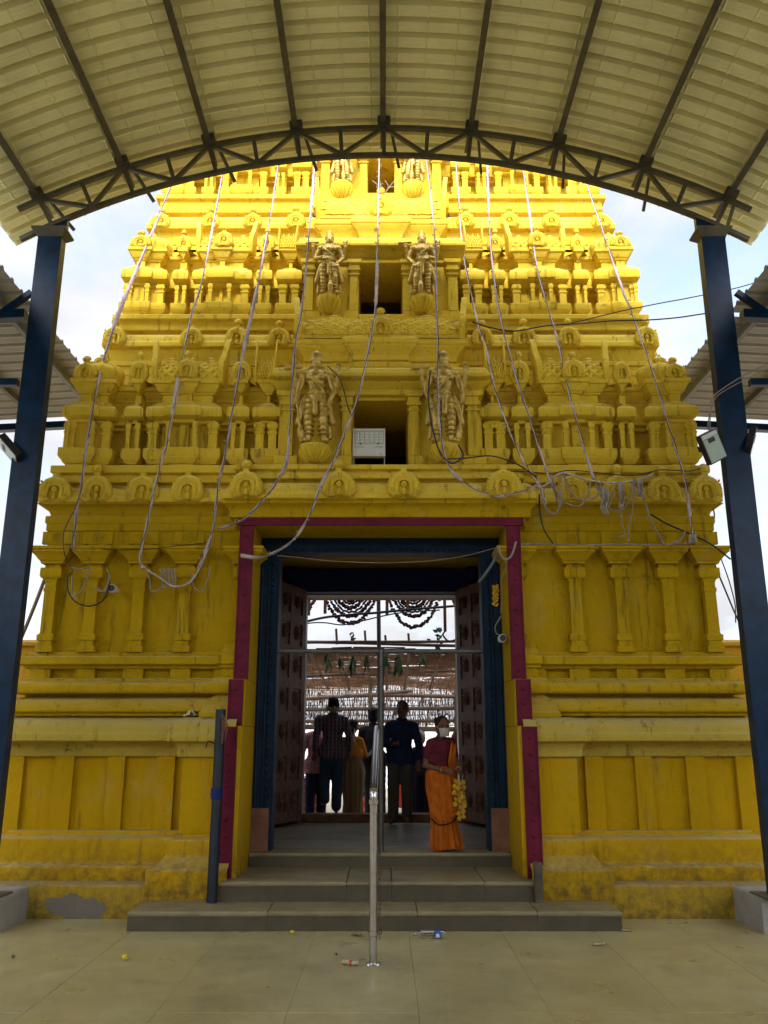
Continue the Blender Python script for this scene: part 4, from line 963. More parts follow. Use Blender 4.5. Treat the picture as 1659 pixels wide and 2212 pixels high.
def skirt(o, k, rows, mat, name, pleats=11, depth=.012, seed=0, yc=0):
    """wrapped cloth: rows = (z, half width x, half depth y, centre x, centre y)"""
    m = MB(); n = 72; R_ = 30; rnd = random.Random(seed); ph = rnd.uniform(0, 6)
    def row(t):
        t *= len(rows) - 1; i = min(int(t), len(rows) - 2); f = t - i
        return [rows[i][j]*(1-f) + rows[i+1][j]*f for j in range(5)]
    for i in range(R_ + 1):
        t = i/R_; z, a, b, cx, cy = row(t)
        for j in range(n):
            th = 2*math.pi*j/n; w = depth*(.25 + .75*t)*(math.sin(pleats*th + ph + 1.4*math.sin(2.2*t + th)) + .6*math.sin((pleats*2-3)*th + 2*ph)) + .010*math.sin(9*t + 2*th + ph)
            m.v.append(((cx + (a + w)*math.cos(th))*k, (cy + (b + w)*math.sin(th))*k, (z + .012*math.sin(3*th)*t)*k))
    for i in range(R_):
        for j in range(n): j2 = (j+1) % n; m.f.append((i*n+j, (i+1)*n+j, (i+1)*n+j2, i*n+j2))
    return m.build(name, mat, o, 60)
def drape(o, k, left, right, mat, name, folds=5, depth=.010, edge=None):
    """cloth strip between two edge curves (lists of points), gathered into folds"""
    L, Rr = wob(left, 6), wob(right, 6); m = MB(); n = 20; N = len(L)
    for side in (0, 1):
        for i in range(N):
            for j in range(n + 1):
                t = j/n; p = L[i].lerp(Rr[i], t); d = (L[min(i+1, N-1)] - L[max(i-1, 0)]).cross(Rr[i] - L[i]); d = d.normalized() if d.length > 1e-6 else Vector((0, -1, 0))
                m.v.append(tuple((p + d*(depth*math.sin(folds*2*math.pi*t + i*.12) + side*.006 + .014*math.sin(math.pi*t)))*k))
    S = N*(n+1)
    for i in range(N - 1):
        for j in range(n):
            a = i*(n+1) + j; m.f.append((a, a+1, a+n+2, a+n+1)); m.f.append((S+a, S+a+n+1, S+a+n+2, S+a+1))
    s = m.build(name, mat, o, 60)
    return s
FWD, BACK = 0.0, math.pi
def floor_at(x, y, D):
    p = at(x, y, D); return p
# 1 --- woman in orange sari with a mask, carrying garlands, coming down the sill
AR = [((-.225, -.02, 1.08), (-.02, -.20, 1.01)), ((.215, -.05, 1.09), (.165, -.24, 1.01))]
LG = [((-.085, -.03, .48), (-.07, .02, .09)), ((.09, -.06, .50), (.09, -.05, .10))]
pw = at(960, 1838, 10.02); ORG = cloth('orange_cotton', (.40, .095, .004), .3); MAR = cloth('maroon_blouse', (.085, .010, .018))
w1, J, k = person((pw.x, 10.02, FZ), 1.44, R(16), 'woman in orange sari and white face mask carrying yellow garlands', AR, LG, (.01, -.035, -.02), .06, female=True, bun=True, hair=simple('dusty_hair', (.022, .017, .015), .6, spec=.12, bmp=.6, bscale=120))
shirt(w1, J, k, AR, MAR, .62, 1.06, True, .012, 'blouse')
skirt(w1, k, [(1.07, .155, .125, 0, 0), (.98, .195, .155, 0, 0), (.80, .205, .17, .0, -.005), (.55, .185, .165, .005, -.01), (.30, .17, .155, .015, -.01), (.03, .205, .17, .03, -.02)], ORG, 'sari', 13, .016, 2)
drape(w1, k, [(.075, -.150, 1.00), (.05, -.185, 1.12), (.075, -.20, 1.24), (.12, -.145, 1.36), (.155, -.06, 1.415), (.15, .06, 1.38), (.13, .13, 1.2)], [(.175, -.10, 1.00), (.165, -.145, 1.12), (.175, -.15, 1.24), (.20, -.10, 1.35), (.215, -.04, 1.40), (.22, .05, 1.37), (.22, .10, 1.2)], ORG, 'sari_end', 4, .009)
drape(w1, k, [(-.20, -.06, .98), (-.10, -.165, .86), (.06, -.19, .66), (.16, -.17, .52)], [(-.195, -.05, .50), (-.12, -.16, .40), (.05, -.19, .40), (.17, -.16, .47)], ORG, 'sari_wrap', 3, .008)
MB().tube(wob([(-.19*k, -.06*k, .42*k), (-.12*k, -.175*k, .345*k), (.05*k, -.20*k, .365*k), (.16*k, -.17*k, .46*k)], 5), .010*k, 6, flat=.4).build('sari_border', cloth('dark_border', (.03, .008, .008)), w1, 60)
hc = J['hed']; MSK = cloth('mask_cotton', (.40, .37, .31), .10); mk = MB()
n = 12
for i in range(9):
    z = -.108 + .095*i/8
    for j in range(n + 1):
        a = R(-148 + 116*j/n); pinch = 1 + .02*math.sin(i*1.7)
        r1, r2 = (.060 + .022*i/8)*pinch, (.104 + .010*i/8 + .016*math.sin(math.pi*i/8))
        mk.v.append(tuple((hc + Vector((r1*math.cos(a), r2*math.sin(a)*1.0, z))*1.16)*k))
for i in range(8):
    for j in range(n): a = i*(n+1)+j; mk.f.append((a, a+1, a+n+2, a+n+1))
msk = mk.build('face_mask', MSK, w1, 60)
for sg in (-1, 1): MB().tube([tuple((hc + Vector((sg*x, y, z))*1.16)*k) for x, y, z in ((.068, -.03, -.01), (.082, .0, .012), (.086, .02, .0), (.07, -.02, -.09))], .004*k, 5).build('mask_loop', MSK, msk)
for sg, (el, wr) in ((-1, AR[0]), (1, AR[1])):
    e, q = Vector(el), Vector(wr); c0 = e.lerp(q, .86); d = (q-e).normalized(); X = d.orthogonal().normalized(); Y = d.cross(X)
    MB().tube([tuple((c0 + X*.034*math.cos(a) + Y*.034*math.sin(a))*k) for a in [2*math.pi*i/14 for i in range(15)]], .006*k, 5, False).build('bangle', simple('gilt_bangle', (.6, .4, .12), .3, .8, bmp=0), w1, 60)
# garlands of yellow flowers in her hand
FLW = simple('yellow_marigold', (.70, .42, .015), .7, var=.35, vscale=30, bmp=.6, bscale=120)
def flower_mesh():
    m = MB(); m.ell((0, 0, 0), (.7, .7, .55), 10, 7)
    for i in range(46):
        z = random.uniform(-.8, .9); a = random.uniform(0, 6.28); r = math.sqrt(max(0, 1 - z*z))
        m.ell((r*math.cos(a)*.82, r*math.sin(a)*.82, z*.68), (.23, .23, .15), 6, 4)
    return m.mesh('flower', FLW, 60)
FLM = flower_mesh()
hand = Vector((pw.x, 10.02, FZ)) + Matrix.Rotation(R(16), 3, 'Z') @ (Vector((.185, -.27, .97))*k)
GAR = tag(empty('flower_garland', tuple(hand)), 'yellow marigold garlands hanging from the hand of the woman in orange sari', 'garland')
for i, (px, py) in enumerate(((985, 1688), (992, 1692), (1000, 1690), (983, 1700), (990, 1703), (1001, 1701), (981, 1712), (988, 1715), (996, 1713), (999, 1722), (986, 1726), (994, 1731), (1003, 1733), (1002, 1742), (984, 1737), (995, 1744), (1000, 1753), (991, 1757), (1001, 1764), (993, 1767))):
    p = at(px, py, hand.y + random.uniform(-.05, .05)); put('flower', FLM, GAR, tuple(p - hand), (random.uniform(0, 3), random.uniform(0, 3), 0), (.031, .031, .031))
MB().tube(wob([(0, 0, 0), (-.02, -.03, -.08), (.0, -.05, -.2), (.03, -.03, -.33)], 4), .006, 5).build('garland_thread', simple('jute_thread', (.25, .2, .08), .9), GAR)
# 2 --- man in navy shirt facing us
pn = at(862, 1783, 13.0)
AR = [((-.26, .02, 1.09), (-.06, -.19, 1.10)), ((.25, .02, 1.10), (.265, -.04, .86))]; LG = [((-.09, -.06, .50), (-.085, -.04, .09)), ((.10, -.0, .50), (.10, .12, .12))]
w2, J, k = person((pn.x, 13.0, FZ), 1.73, R(-7), 'young man in navy shirt and grey trousers, one hand on his stomach', AR, LG, (0, .0, 0))
shirt(w2, J, k, AR, cloth('navy_shirt', (.010, .018, .050)), 1.75, .80); trousers(w2, J, k, LG, cloth('grey_brown_trousers', (.055, .050, .040)))
# 3 --- man in checked shirt walking away over the threshold
pc = at(714, 1757, 13.45)
AR = [((-.25, .03, 1.12), (-.27, -.02, .88)), ((.26, .03, 1.12), (.27, .0, .88))]; LG = [((-.09, -.02, .50), (-.08, .02, .09)), ((.10, -.06, .53), (.11, .13, .20))]
w3, J, k = person((pc.x, 13.46, RZ), 1.70, BACK + R(9), 'man in dark checked shirt and jeans stepping away over the threshold', AR, LG, (0, -.02, -.01))
shirt(w3, J, k, AR, checks('dark_check_shirt', (.035, .010, .018), (.10, .085, .10), (.07, .05, .06), 17), 1.8, .78); trousers(w3, J, k, LG, cloth('blue_jeans', (.018, .035, .055)))
hc = J['hed']; KER = checks('patterned_kerchief', (.30, .26, .16), (.06, .06, .12), None, 30); m = MB()
for r, z, rad in ((.094, .0, .022), (.097, -.022, .024)): m.tube([tuple((hc + Vector((r*math.cos(a)*.93, r*math.sin(a)*1.08 + .012, z - .03 + .02*math.cos(a + 1.57))))*k) for a in [2*math.pi*i/20 for i in range(21)]], rad*k, 6, False)
m.ell(tuple((hc + Vector((0, .115, -.055)))*k), (.035*k, .025*k, .05*k)); m.build('kerchief', KER, w3, 60)
# 4 --- man in pink striped shirt, left of him
pp = at(681, 1757, 14.1)
AR = [((-.25, .03, 1.10), (-.24, .0, .86)), ((.26, .04, 1.12), (.285, -.03, .88))]; LG = [((-.09, -.03, .50), (-.085, .02, .09)), ((.10, .0, .50), (.10, .06, .12))]
w4, J, k = person((pp.x, 14.1, .40), 1.66, BACK + R(8), 'man in pink striped shirt and dark trousers seen from behind', AR, LG, (0, -.03, -.02), voxel=.010)
shirt(w4, J, k, AR, checks('pink_striped_shirt', (.58, .30, .33), (.42, .16, .22), None, 34), 1.25, .78, loose=.035); trousers(w4, J, k, LG, cloth('dark_denim', (.012, .020, .045)))
# 5 --- woman in olive-brown sari seen from behind
po = at(762, 1757, 13.85)
AR = [((-.22, .0, 1.10), (-.19, -.12, .92)), ((.235, -.02, 1.09), (.30, -.17, 1.14))]; LG = [((-.085, -.03, .48), (-.08, .02, .09)), ((.09, 0, .5), (.09, .04, .10))]
AR = [AR[1], AR[0]]; AR = [((-.235, -.02, 1.09), (-.30, -.17, 1.14)), ((.22, .0, 1.10), (.19, -.12, .92))]
w5, J, k = person((po.x, 13.85, .46), 1.50, BACK - R(6), 'woman in olive sari and yellow blouse with flowers in her hair, seen from behind', AR, LG, (0, 0, 0), voxel=.010, female=True, bun=True)
OLV = checks('olive_sari', (.16, .10, .035), (.12, .07, .03), None, 12); shirt(w5, J, k, AR, cloth('yellow_blouse', (.52, .20, .02)), .9, 1.04, True, .012, 'blouse')
skirt(w5, k, [(1.10, .150, .125, 0, 0), (.98, .195, .165, 0, .01), (.82, .215, .19, .0, .015), (.55, .19, .17, 0, 0), (.30, .17, .155, 0, 0), (.04, .18, .17, 0, 0)], OLV, 'sari', 9, .010, 5)
drape(w5, k, [(-.02, .13, 1.02), (.0, .145, 1.2), (.06, .125, 1.36), (.11, .05, 1.42), (.10, -.08, 1.36)], [(.175, .085, 1.02), (.185, .09, 1.2), (.19, .075, 1.35), (.19, .03, 1.41), (.19, -.06, 1.35)], OLV, 'sari_end', 4, .008)
drape(w5, k, [(.17, .12, 1.05), (.20, .10, .95), (.25, .06, .80), (.27, .04, .66)], [(.14, .15, 1.04), (.13, .19, .95), (.17, .16, .80), (.20, .12, .66)], checks('yellow_sari_edge', (.45, .28, .05), (.42, .06, .07), None, 9), 'sari_fringe', 3, .008)
m = MB(); WHF = simple('jasmine', (.75, .72, .62), .8)
for i in range(16): m.ell(tuple((J['hed'] + Vector((-.055 + .012*math.sin(i*2.1), .135 + .012*math.cos(i*3), -.03 - .013*i)))*k), (.015*k, .012*k, .012*k), 6, 4)
m.build('hair_flowers', WHF, w5, 60)
# 6..9 --- people further back
def bystander(px, py, D, ground, h, head_rot, label, shirtcol, legcol=(.03, .03, .035), hair=HAIR, female=False, arms=None, skirted=None):
    p = at(px, py, D); AR = arms or [((-.24, .02, 1.09), (-.22, -.10, .88)), ((.24, .02, 1.09), (.22, -.10, .88))]; LG = [((-.09, -.03, .5), (-.09, .02, .09)), ((.09, 0, .5), (.09, .03, .09))]
    o, J, k = person((p.x, D, ground), h, head_rot, label, AR, LG, voxel=.012, hair=hair, female=female, bun=female)
    shirt(o, J, k, AR, cloth('garment', shirtcol), .9 if female else 1.2, 1.0 if skirted else .8, female, name='blouse' if female else 'shirt')
    if skirted: skirt(o, k, [(1.1, .15, .13, 0, 0), (.95, .2, .17, 0, 0), (.5, .19, .17, 0, 0), (.05, .19, .17, 0, 0)], cloth('wrapped_cloth', skirted), 'skirt', 9, .01, int(px))
    else: trousers(o, J, k, LG, cloth('dark_trousers', legcol))
    return o
bystander(913, 1600, 14.4, .30, 1.50, R(-12), 'grey-haired elderly woman in purple behind the man in navy shirt', (.05, .012, .06), female=True, hair=HAIRG, skirted=(.018, .012, .03))
bystander(992, 1600, 14.6, .30, 1.52, R(-75), 'dark-haired woman in green blouse half hidden by the door leaf', (.03, .26, .15), female=True, skirted=(.10, .02, .03))
bystander(812, 1560, 14.5, .45, 1.72, BACK, 'man with dark hair half hidden behind the railing pipes', (.02, .02, .025))
SLG = [((-.30, -.24, .90), (.06, -.30, .885)), ((.30, -.22, .90), (-.06, -.34, .89))]
SAR = [((-.22, -.06, 1.08), (-.10, -.26, 1.06)), ((.22, -.06, 1.08), (.10, -.28, 1.06))]
ps = at(783, 1715, 18.5)
w9, J, k = person((ps.x, 18.5, -.815*1.5/1.7 - .01), 1.5, R(62), 'woman in rust blouse and checked sari sitting in the inner yard', SAR, SLG, voxel=.011, female=True, bun=True)
shirt(w9, J, k, SAR, cloth('rust_blouse', (.34, .07, .03)), .8, 1.0, True, .012, 'blouse')
skirt(w9, k, [(1.08, .15, .13, 0, 0), (1.0, .25, .22, 0, -.06), (.92, .38, .32, 0, -.12), (.835, .42, .36, 0, -.12)], checks('checked_sari', (.45, .26, .03), (.03, .04, .30), (.05, .05, .35), 7), 'sari', 9, .012, 4)

# ================================================================== RAILING
def gpt(x, y, z=0.0):                      # point on a level surface seen at a photo position
    lo, hi = 1.0, 60.0
    for _ in range(50):
        mid = (lo + hi)/2
        if at(x, y, mid).z > z: lo = mid
        else: hi = mid
    return at(x, y, (lo + hi)/2)
rb = gpt(806, 2083); RX = rb.x
RAIL = tag(empty('handrail', tuple(rb)), 'stainless steel pipe handrail down the middle of the steps', 'handrail')
zt = at(808, 1715, rb.y).z; p_top = at(814, 1573, 9.90)
MB().tube([(0, 0, 0), (0, 0, zt - .02)], .032, 16).build('rail_post', STEELS, RAIL, 40)
MB().tube(wob([(0, 0, zt - .03), (0, .02, zt + .02), (.0, .10, zt + .05), ((p_top.x - rb.x)*.5, (9.9 - rb.y)*.5, (zt + p_top.z)/2 + .02), (p_top.x - rb.x, 9.9 - rb.y, p_top.z)], 5), .034, 16).build('sloping_rail', STEELS, RAIL, 40)
for z in (.22, zt - .06): MB().lathe([(.033, -.02), (.040, -.015), (.040, .015), (.033, .02)], (0, 0, z), 16).build('pipe_collar', STEELS, RAIL, 40)
MB().lathe([(.06, 0), (.055, .008), (.036, .012)], (0, 0, .001), 16).build('floor_flange', STEELS, RAIL, 40)
UP = at(823, 1830, 9.92)
z_bar = zy(1405, 9.97)
MB().tube([(UP.x - rb.x, 9.94 - rb.y, FZ), (UP.x - rb.x, 9.94 - rb.y, z_bar)], .030, 14).build('upright_pipe', simple('dull_steel', (.10, .10, .09), .4, .7), RAIL, 40)
BAR = tag(MB().tube([(-1.232 + CX, 10.06, z_bar), (1.232 + CX, 10.06, z_bar)], .026, 12).build('cross_bar', simple('galvanised_pipe', (.15, .16, .15), .5, .6), None, 40), 'dull steel pipe spanning the gateway between the teal jambs', 'pipe')
ch = MB()
for i in range(26):
    z = .20 + i*.036; ax = Vector((1, 0, 0)) if i % 2 else Vector((0, 1, 0))
    c0 = Vector((.052 + .004*math.sin(i), -.01, z)); ch.tube([tuple(c0 + ax*.010*math.cos(a) + Vector((0, 0, .022*math.sin(a)))) for a in [2*math.pi*j/10 for j in range(11)]], .0035, 5, False)
tag(ch.build('hanging_chain', simple('rusty_chain', (.09, .06, .04), .6, .5), None, 50, loc=tuple(rb)), 'thin rusty chain hanging along the steel handrail post', 'chain')
# painted pipe beside the steps, stub on the other side
p0 = gpt(457, 1950, .169); zp = zy(1532, p0.y)
PIPE = tag(empty('painted_pipe', tuple(p0)), 'tall dark blue pipe standing at the peeling side of the steps', 'pipe')
MB().tube([(0, 0, 0), (.004, 0, (zp - .17)*.5), (.0, 0, zp - .17)], .052, 16).build('pipe_length', simple('scuffed_blue_pipe', (.003, .010, .026), .5, var=.6, vscale=9, bmp=.4), PIPE, 40)
MB().lathe([(.052, -.05), (.060, -.045), (.060, .045), (.052, .05)], (0, 0, 1.0), 16).build('pipe_collar', NAVY, PIPE, 40)
MB().tube(wob([(-.04, -.03, 1.48), (-.10, -.05, 1.50), (-.12, -.06, 1.44)], 4), .007, 6).build('bent_hook', RUBBER, PIPE)
m = MB()
for i in range(9): m.tube(wob([(.02, -.05, zp - .22), (.05 + random.uniform(-.03, .05), -.07, zp - .26 - i*.012), (.03 + random.uniform(-.02, .06), -.06, zp - .33 - random.uniform(0, .2))], 4), .005, 5)
m.build('tied_rag', simple('red_brown_rag', (.16, .07, .05), .9), PIPE)
p1 = gpt(1165, 1950, .169); zq = zy(1862, p1.y)
m = MB().lathe([(.045, 0), (.045, zq - .17), (.036, zq - .17), (.036, zq - .25)], (0, 0, 0), 16); tag(m.build('pipe_stub', simple('mossy_pipe', (.09, .075, .04), .7, var=.5), None, 40, loc=tuple(p1)), 'short brown pipe stub at the clean end of the upper step', 'pipe')
# ================================================================== FLOODLIGHTS AND CAMERAS
LAMPW = simple('lamp_housing', (.62, .62, .58), .5, bmp=0, var=.06); LENS = simple('lamp_lens', (.40, .50, .42), .25, bmp=0, var=.1)
fp = at(797, 957, 9.56); fw = .335*.5; fh = .145
FL = tag(empty('floodlight', (fp.x, 9.60, 4.745)), 'white square floodlight standing in the lowest tower window', 'floodlight')
zc_ = (zy(927, 9.6) + zy(986, 9.6))/2 - 4.745; hw = (at(833, 957, 9.6).x - at(763, 957, 9.6).x)/2; hh = (zy(927, 9.6) - zy(986, 9.6))/2
o = MB().box(-hw, hw, 0, .07, zc_ - hh, zc_ + hh).build('housing', LAMPW, FL)
zl, zu_ = zc_ - hh*.15, zc_ + hh*.86
for a in ((-hw, hw, zu_, zc_ + hh), (-hw, hw, zc_ - hh, zl), (-hw, -hw*.9, zl, zu_), (hw*.9, hw, zl, zu_)): MB().box(a[0], a[1], -.018, -.001, a[2], a[3]).build('rim', LAMPW, o)
m = MB().box(-hw*.9, hw*.9, -.004, -.002, zl, zu_); m.build('lens', LENS, o)
for i in range(6):
    for j in range(4):
        cx_, cz_ = -hw*.74 + i*hw*.296, zl + (zu_-zl)*(.20 + .2*j); q = MB().frus(0, 0, 0, .010, hw*.12, hw*.085, hw*.06, hw*.03); q.v = [(x, -.004 - z, y) for x, y, z in q.v]; q.f = [tuple(reversed(f)) for f in q.f]
        q.build('reflector_cell', LAMPW, o, loc=(cx_, 0, cz_))
for sx in (-.52, .56): MB().box(hw*sx - .014, hw*sx + .014, -.021, -.003, zl - .001, zl + .012).build('clip', BLACK, o)
for sx in (-1, 1): MB().box(hw*sx*.95 - .004, hw*sx*.95 + .004, .03, .05, 0, zc_ - hh).build('stand_leg', LAMPW, FL)
def text(s, size, loc, parent, mat, rot=(R(90), 0, 0), align='LEFT'):
    c = bpy.data.curves.new('lettering', 'FONT'); c.body = s; c.size = size; c.extrude = .0006; c.align_x = align
    t = bpy.data.objects.new('lettering_curve', c); WORK.collection.objects.link(t); vl = WORK.view_layers[0]; vl.update()
    me = bpy.data.meshes.new_from_object(t.evaluated_get(vl.depsgraph)); me.name = 'lettering'; me.materials.clear(); me.materials.append(mat)
    bpy.data.objects.remove(t); return put('lettering', me, parent, loc, rot)
INK = simple('marker_ink', (.05, .05, .05), .7, bmp=0)
text('S M D K', .030, (-hw*.86, -.0192, zl - .042), o, INK); text('1-10-2020', .028, (hw*.28, -.0192, zl - .042), o, INK); text('A6', .022, (hw*.66, -.0192, zc_ - hh + .02), o, INK)
def post_lamp(p, rz, rx, label, s=.85):
    L = tag(empty('post_floodlight', tuple(p), rz), label, 'floodlight', 'floodlights on the posts'); L.rotation_euler = (rx, 0, rz)
    b = MB().box(-.13*s, .13*s, -.02, .05, -.19*s, .19*s).build('housing', BLACK, L)
    MB().box(-.115*s, .115*s, -.026, -.021, -.175*s, .12*s).build('lens', LENS, b); MB().box(-.115*s, .115*s, -.025, -.021, .125*s, .178*s).build('front_plate', LAMPW, b)
    MB().box(-.05*s, .05*s, -.03, -.026, .06*s, .115*s).build('chip', BLACK, b)
    MB().box(-.03, .03, .05, .20, -.03, .03).build('bracket', BLACK, L); return L
p = at(1539, 965, 8.36); post_lamp(p, R(14), R(16), 'floodlight with pale lens on the inner side of the right blue post'); L_ = COL.objects[-1]
for o in [x for x in COL.objects if x.name.startswith('post_floodlight')]: o.rotation_euler = (R(14), R(-28), R(10))
p = at(1622, 958, 8.47); q = post_lamp(p, 0, 0, 'dark floodlight seen edge-on at the outer side of the right blue post'); q.rotation_euler = (R(20), R(25), R(80))
p = at(22, 975, 8.42); q = post_lamp(p, 0, 0, 'dark floodlight on the outer side of the left blue post'); q.rotation_euler = (R(40), R(-20), R(-75))
def cctv(p, label, f=1):
    c = tag(empty('security_camera', tuple(p)), label, 'camera', 'security cameras')
    b = MB().lathe([(.042, 0), (.046, .01), (.046, .09), (.04, .10)], (0, 0, 0), 14); b.v = [(x, -z + .02, y) for x, y, z in b.v]; b.build('camera_body', LAMPW, c, 40)
    MB().lathe([(.036, 0), (.036, .004)], (0, 0, 0), 14).build('camera_lens', BLACK, c, 40, loc=(0, -.082, 0), rot=(R(90), 0, 0)); MB().box(-.02, .02, .02, .16, -.02, .02).build('mount', LAMPW, c)
cctv(at(246, 1273, 9.45), 'small round camera on the wall between two pilasters near loose cable loop'); cctv(at(1084, 1380, 9.55), 'small round camera on the yellow jamb below dangling conduit')
# ================================================================== STRINGS OF LIGHTS DOWN THE TOWER
SIDE_D = [(330, 10.85), (430, 10.62), (500, 10.35), (600, 10.08), (700, 9.92), (760, 9.72), (860, 9.48), (960, 9.32), (1010, 9.27), (1080, 9.25), (1140, 9.34), (1220, 9.36), (1300, 9.36)]
CEN_D = [(330, 10.5), (430, 10.40), (505, 9.82), (600, 9.72), (690, 9.45), (790, 9.10), (900, 9.06), (990, 9.06), (1070, 9.10), (1140, 9.16), (1220, 9.22)]
def dd(tab, y):
    for (a, A), (b, B) in zip(tab[:-1], tab[1:]):
        if a <= y <= b: return A + (B-A)*(y-a)/(b-a)
    return tab[0][1] if y < tab[0][0] else tab[-1][1]
BULBM = MB().tube([(0, 0, 0), (0, -.018, 0)], .006, 6).ell((0, -.028, 0), (.010, .013, .010), 7, 5).mesh('bulb', BULB, 50)
def lights(pts, tab, label, mat=RIBBON, r=.0145, group='strings of lights hanging down the tower'):
    P_ = [at(x, y, dd(tab, y)) for x, y in pts]; C_ = wob(P_, 7, .004, len(pts)*3.1 + pts[0][0]*.01); base = C_[0]
    o = empty('string_of_lights', tuple(base)); tag(o, label, 'string lights', group)
    rr = [r*(1 + .35*math.sin(i*.9 + pts[0][0])*math.sin(i*.23) + (.9 if int(i/5 + pts[0][0]) % 7 == 3 else 0)) for i in range(len(C_))]
    m = MB().tube([c - base for c in C_], rr, 6, True, .55); m.build('flat_cord', mat, o, 60)
    m = MB().tube([c - base + Vector((.010*math.sin(i*.9), -.008, .0)) for i, c in enumerate(C_)], .0045, 5); m.build('lamp_wire', RUBBER, o, 60)
    L = 0; b = MB(); nxt = .05; sd = 1
    for i in range(len(C_) - 1):
        seg = (C_[i+1] - C_[i]).length
        while nxt < L + seg:
            c = C_[i].lerp(C_[i+1], (nxt - L)/seg) - base; e = c + Vector((sd*.026, -.012, .012))
            b.tube([c, e], .006, 5).ell(e, (.009, .009, .010), 6, 4); sd = -sd if random.random() < .75 else sd; nxt += random.uniform(.11, .15)
        L += seg
    ob = b.build('bulbs', BULB, o, 60); ob['kind'] = 'stuff'; return o
lights([(372, 395), (330, 500), (248, 700), (205, 860), (178, 1030), (165, 1110), (158, 1190)], SIDE_D, 'leftmost string of lights, ending above the black cable ring', RIBBON)
lights([(482, 372), (440, 590), (412, 690), (384, 830), (362, 950), (345, 1010), (320, 1120), (303, 1200), (310, 1228)], SIDE_D, 'second string of lights from the left, with a broad pale twist', RIBBON2)
lights([(602, 355), (582, 480), (558, 610), (520, 790), (488, 970), (470, 1060), (462, 1130), (455, 1165), (438, 1205), (420, 1245), (405, 1260)], SIDE_D, 'third string of lights from the left, ending in wires at a capital', RIBBON)
lights([(682, 340), (668, 500), (655, 640), (637, 760), (628, 880), (620, 990), (598, 1040), (560, 1090), (520, 1125), (470, 1143)], CEN_D, 'string of lights passing over the guardian statue near the floodlight', RIBBON)
lights([(820, 335), (816, 500), (812, 650), (803, 720), (775, 850), (745, 935), (718, 1000), (690, 1055), (672, 1105), (640, 1160), (600, 1190), (560, 1204), (520, 1200)], CEN_D, 'central string of lights hanging before the windows and curving below the cornice', RIBBON2)
lights([(921, 338), (938, 500), (944, 680), (948, 880), (964, 995), (1000, 1040), (1040, 1063), (1075, 1072), (1125, 1062), (1165, 1045)], CEN_D, 'string of lights over the guardian with cables, sagging along the lower cornice', RIBBON)
lights([(985, 343), (993, 460), (1003, 560), (1030, 690), (1052, 765), (1072, 850), (1100, 930), (1130, 995), (1150, 1025), (1170, 1060), (1180, 1090)], SIDE_D, 'string of lights just outside the guardian with cables, with a white twisted length', RIBBON2)
lights([(1053, 348), (1057, 480), (1072, 640), (1108, 790), (1145, 905), (1180, 1015), (1195, 1055), (1208, 1095)], SIDE_D, 'string of lights reaching the first hanging cord loop of the tangle', RIBBON)
lights([(1129, 358), (1148, 490), (1163, 590), (1203, 730), (1225, 830), (1248, 920), (1282, 1035)], SIDE_D, 'string of lights ending on the tied rope, between two others', RIBBON)
lights([(1268, 398), (1312, 530), (1350, 640), (1382, 725), (1418, 830), (1450, 940), (1478, 1030), (1490, 1110), (1497, 1168)], SIDE_D, 'rightmost string of lights, falling past the last plaques', RIBBON)
# ================================================================== CABLES AND CORD TANGLES
def zz(x, y): return ((2000 + x/1.659)*.54, (1750 + y/1.659)*.54)
def zl2(x, y): return ((150 + x/1.952)*.54, (2000 + y/1.952)*.54)
def cable(name, pts, D, r, mat, label, cat='cable', group=None, amp=.006, flat=1.0):
    P_ = [at(x, y, D if not callable(D) else D(x, y)) for x, y in pts]; C_ = wob(P_, 6, amp, len(label)*1.7); b = C_[0]
    return tag(MB().tube([c - b for c in C_], r, 6, True, flat).build(name, mat, None, 60, loc=tuple(b)), label, cat, group)
CORD = simple('dusty_grey_cord', (.30, .25, .21), .85, var=.35, vscale=14, bmp=.3); PALE = simple('pale_cloth_cord', (.46, .41, .34), .85, var=.3, vscale=12, bmp=.3)
G = 'cords tangled along the cornice'
cable('cloth_rope', [zz(*p) for p in ((265, 335), (330, 300), (410, 238), (520, 262), (620, 290), (700, 298), (800, 300), (900, 283), (960, 268), (1020, 240))], 9.24, .012, PALE, 'pale cloth rope tied along the plaques of the cornice', 'rope', G)
for pts, lab, r in ((((265, 330), (285, 420), (320, 490), (370, 505), (398, 430), (412, 250)), 'grey cord loop hanging lowest at the start of the tied rope', .010),
                    (((420, 245), (470, 360), (540, 415), (620, 405), (660, 360), (672, 295)), 'grey cord loop crossing a worn plaque below the tied rope', .010),
                    (((605, 300), (575, 390), (530, 455), (450, 445), (400, 400), (345, 260)), 'brown cord loop sagging furthest across the cove', .009),
                    (((640, 305), (690, 430), (740, 482), (820, 468), (860, 400), (890, 262)), 'wide grey cord loop between the two hanging rags', .009),
                    (((770, 300), (740, 420), (700, 480), (680, 380)), 'short cord loop behind the hanging rag', .008),
                    (((795, 300), (806, 420), (806, 560), (825, 640), (790, 665)), 'thin cord dangling to a rosette', .007),
                    (((895, 265), (880, 480), (856, 600), (850, 690)), 'frayed cord dangling straight below the knot', .008),
                    (((935, 300), (962, 430), (1000, 555), (1050, 650), (1100, 712), (1195, 682), (1232, 620)), 'long cord falling to the capitals and rising again', .010)):
    cable('hanging_string', [zz(*p) for p in pts], 9.23, r, CORD, lab, 'cord', G, .012)
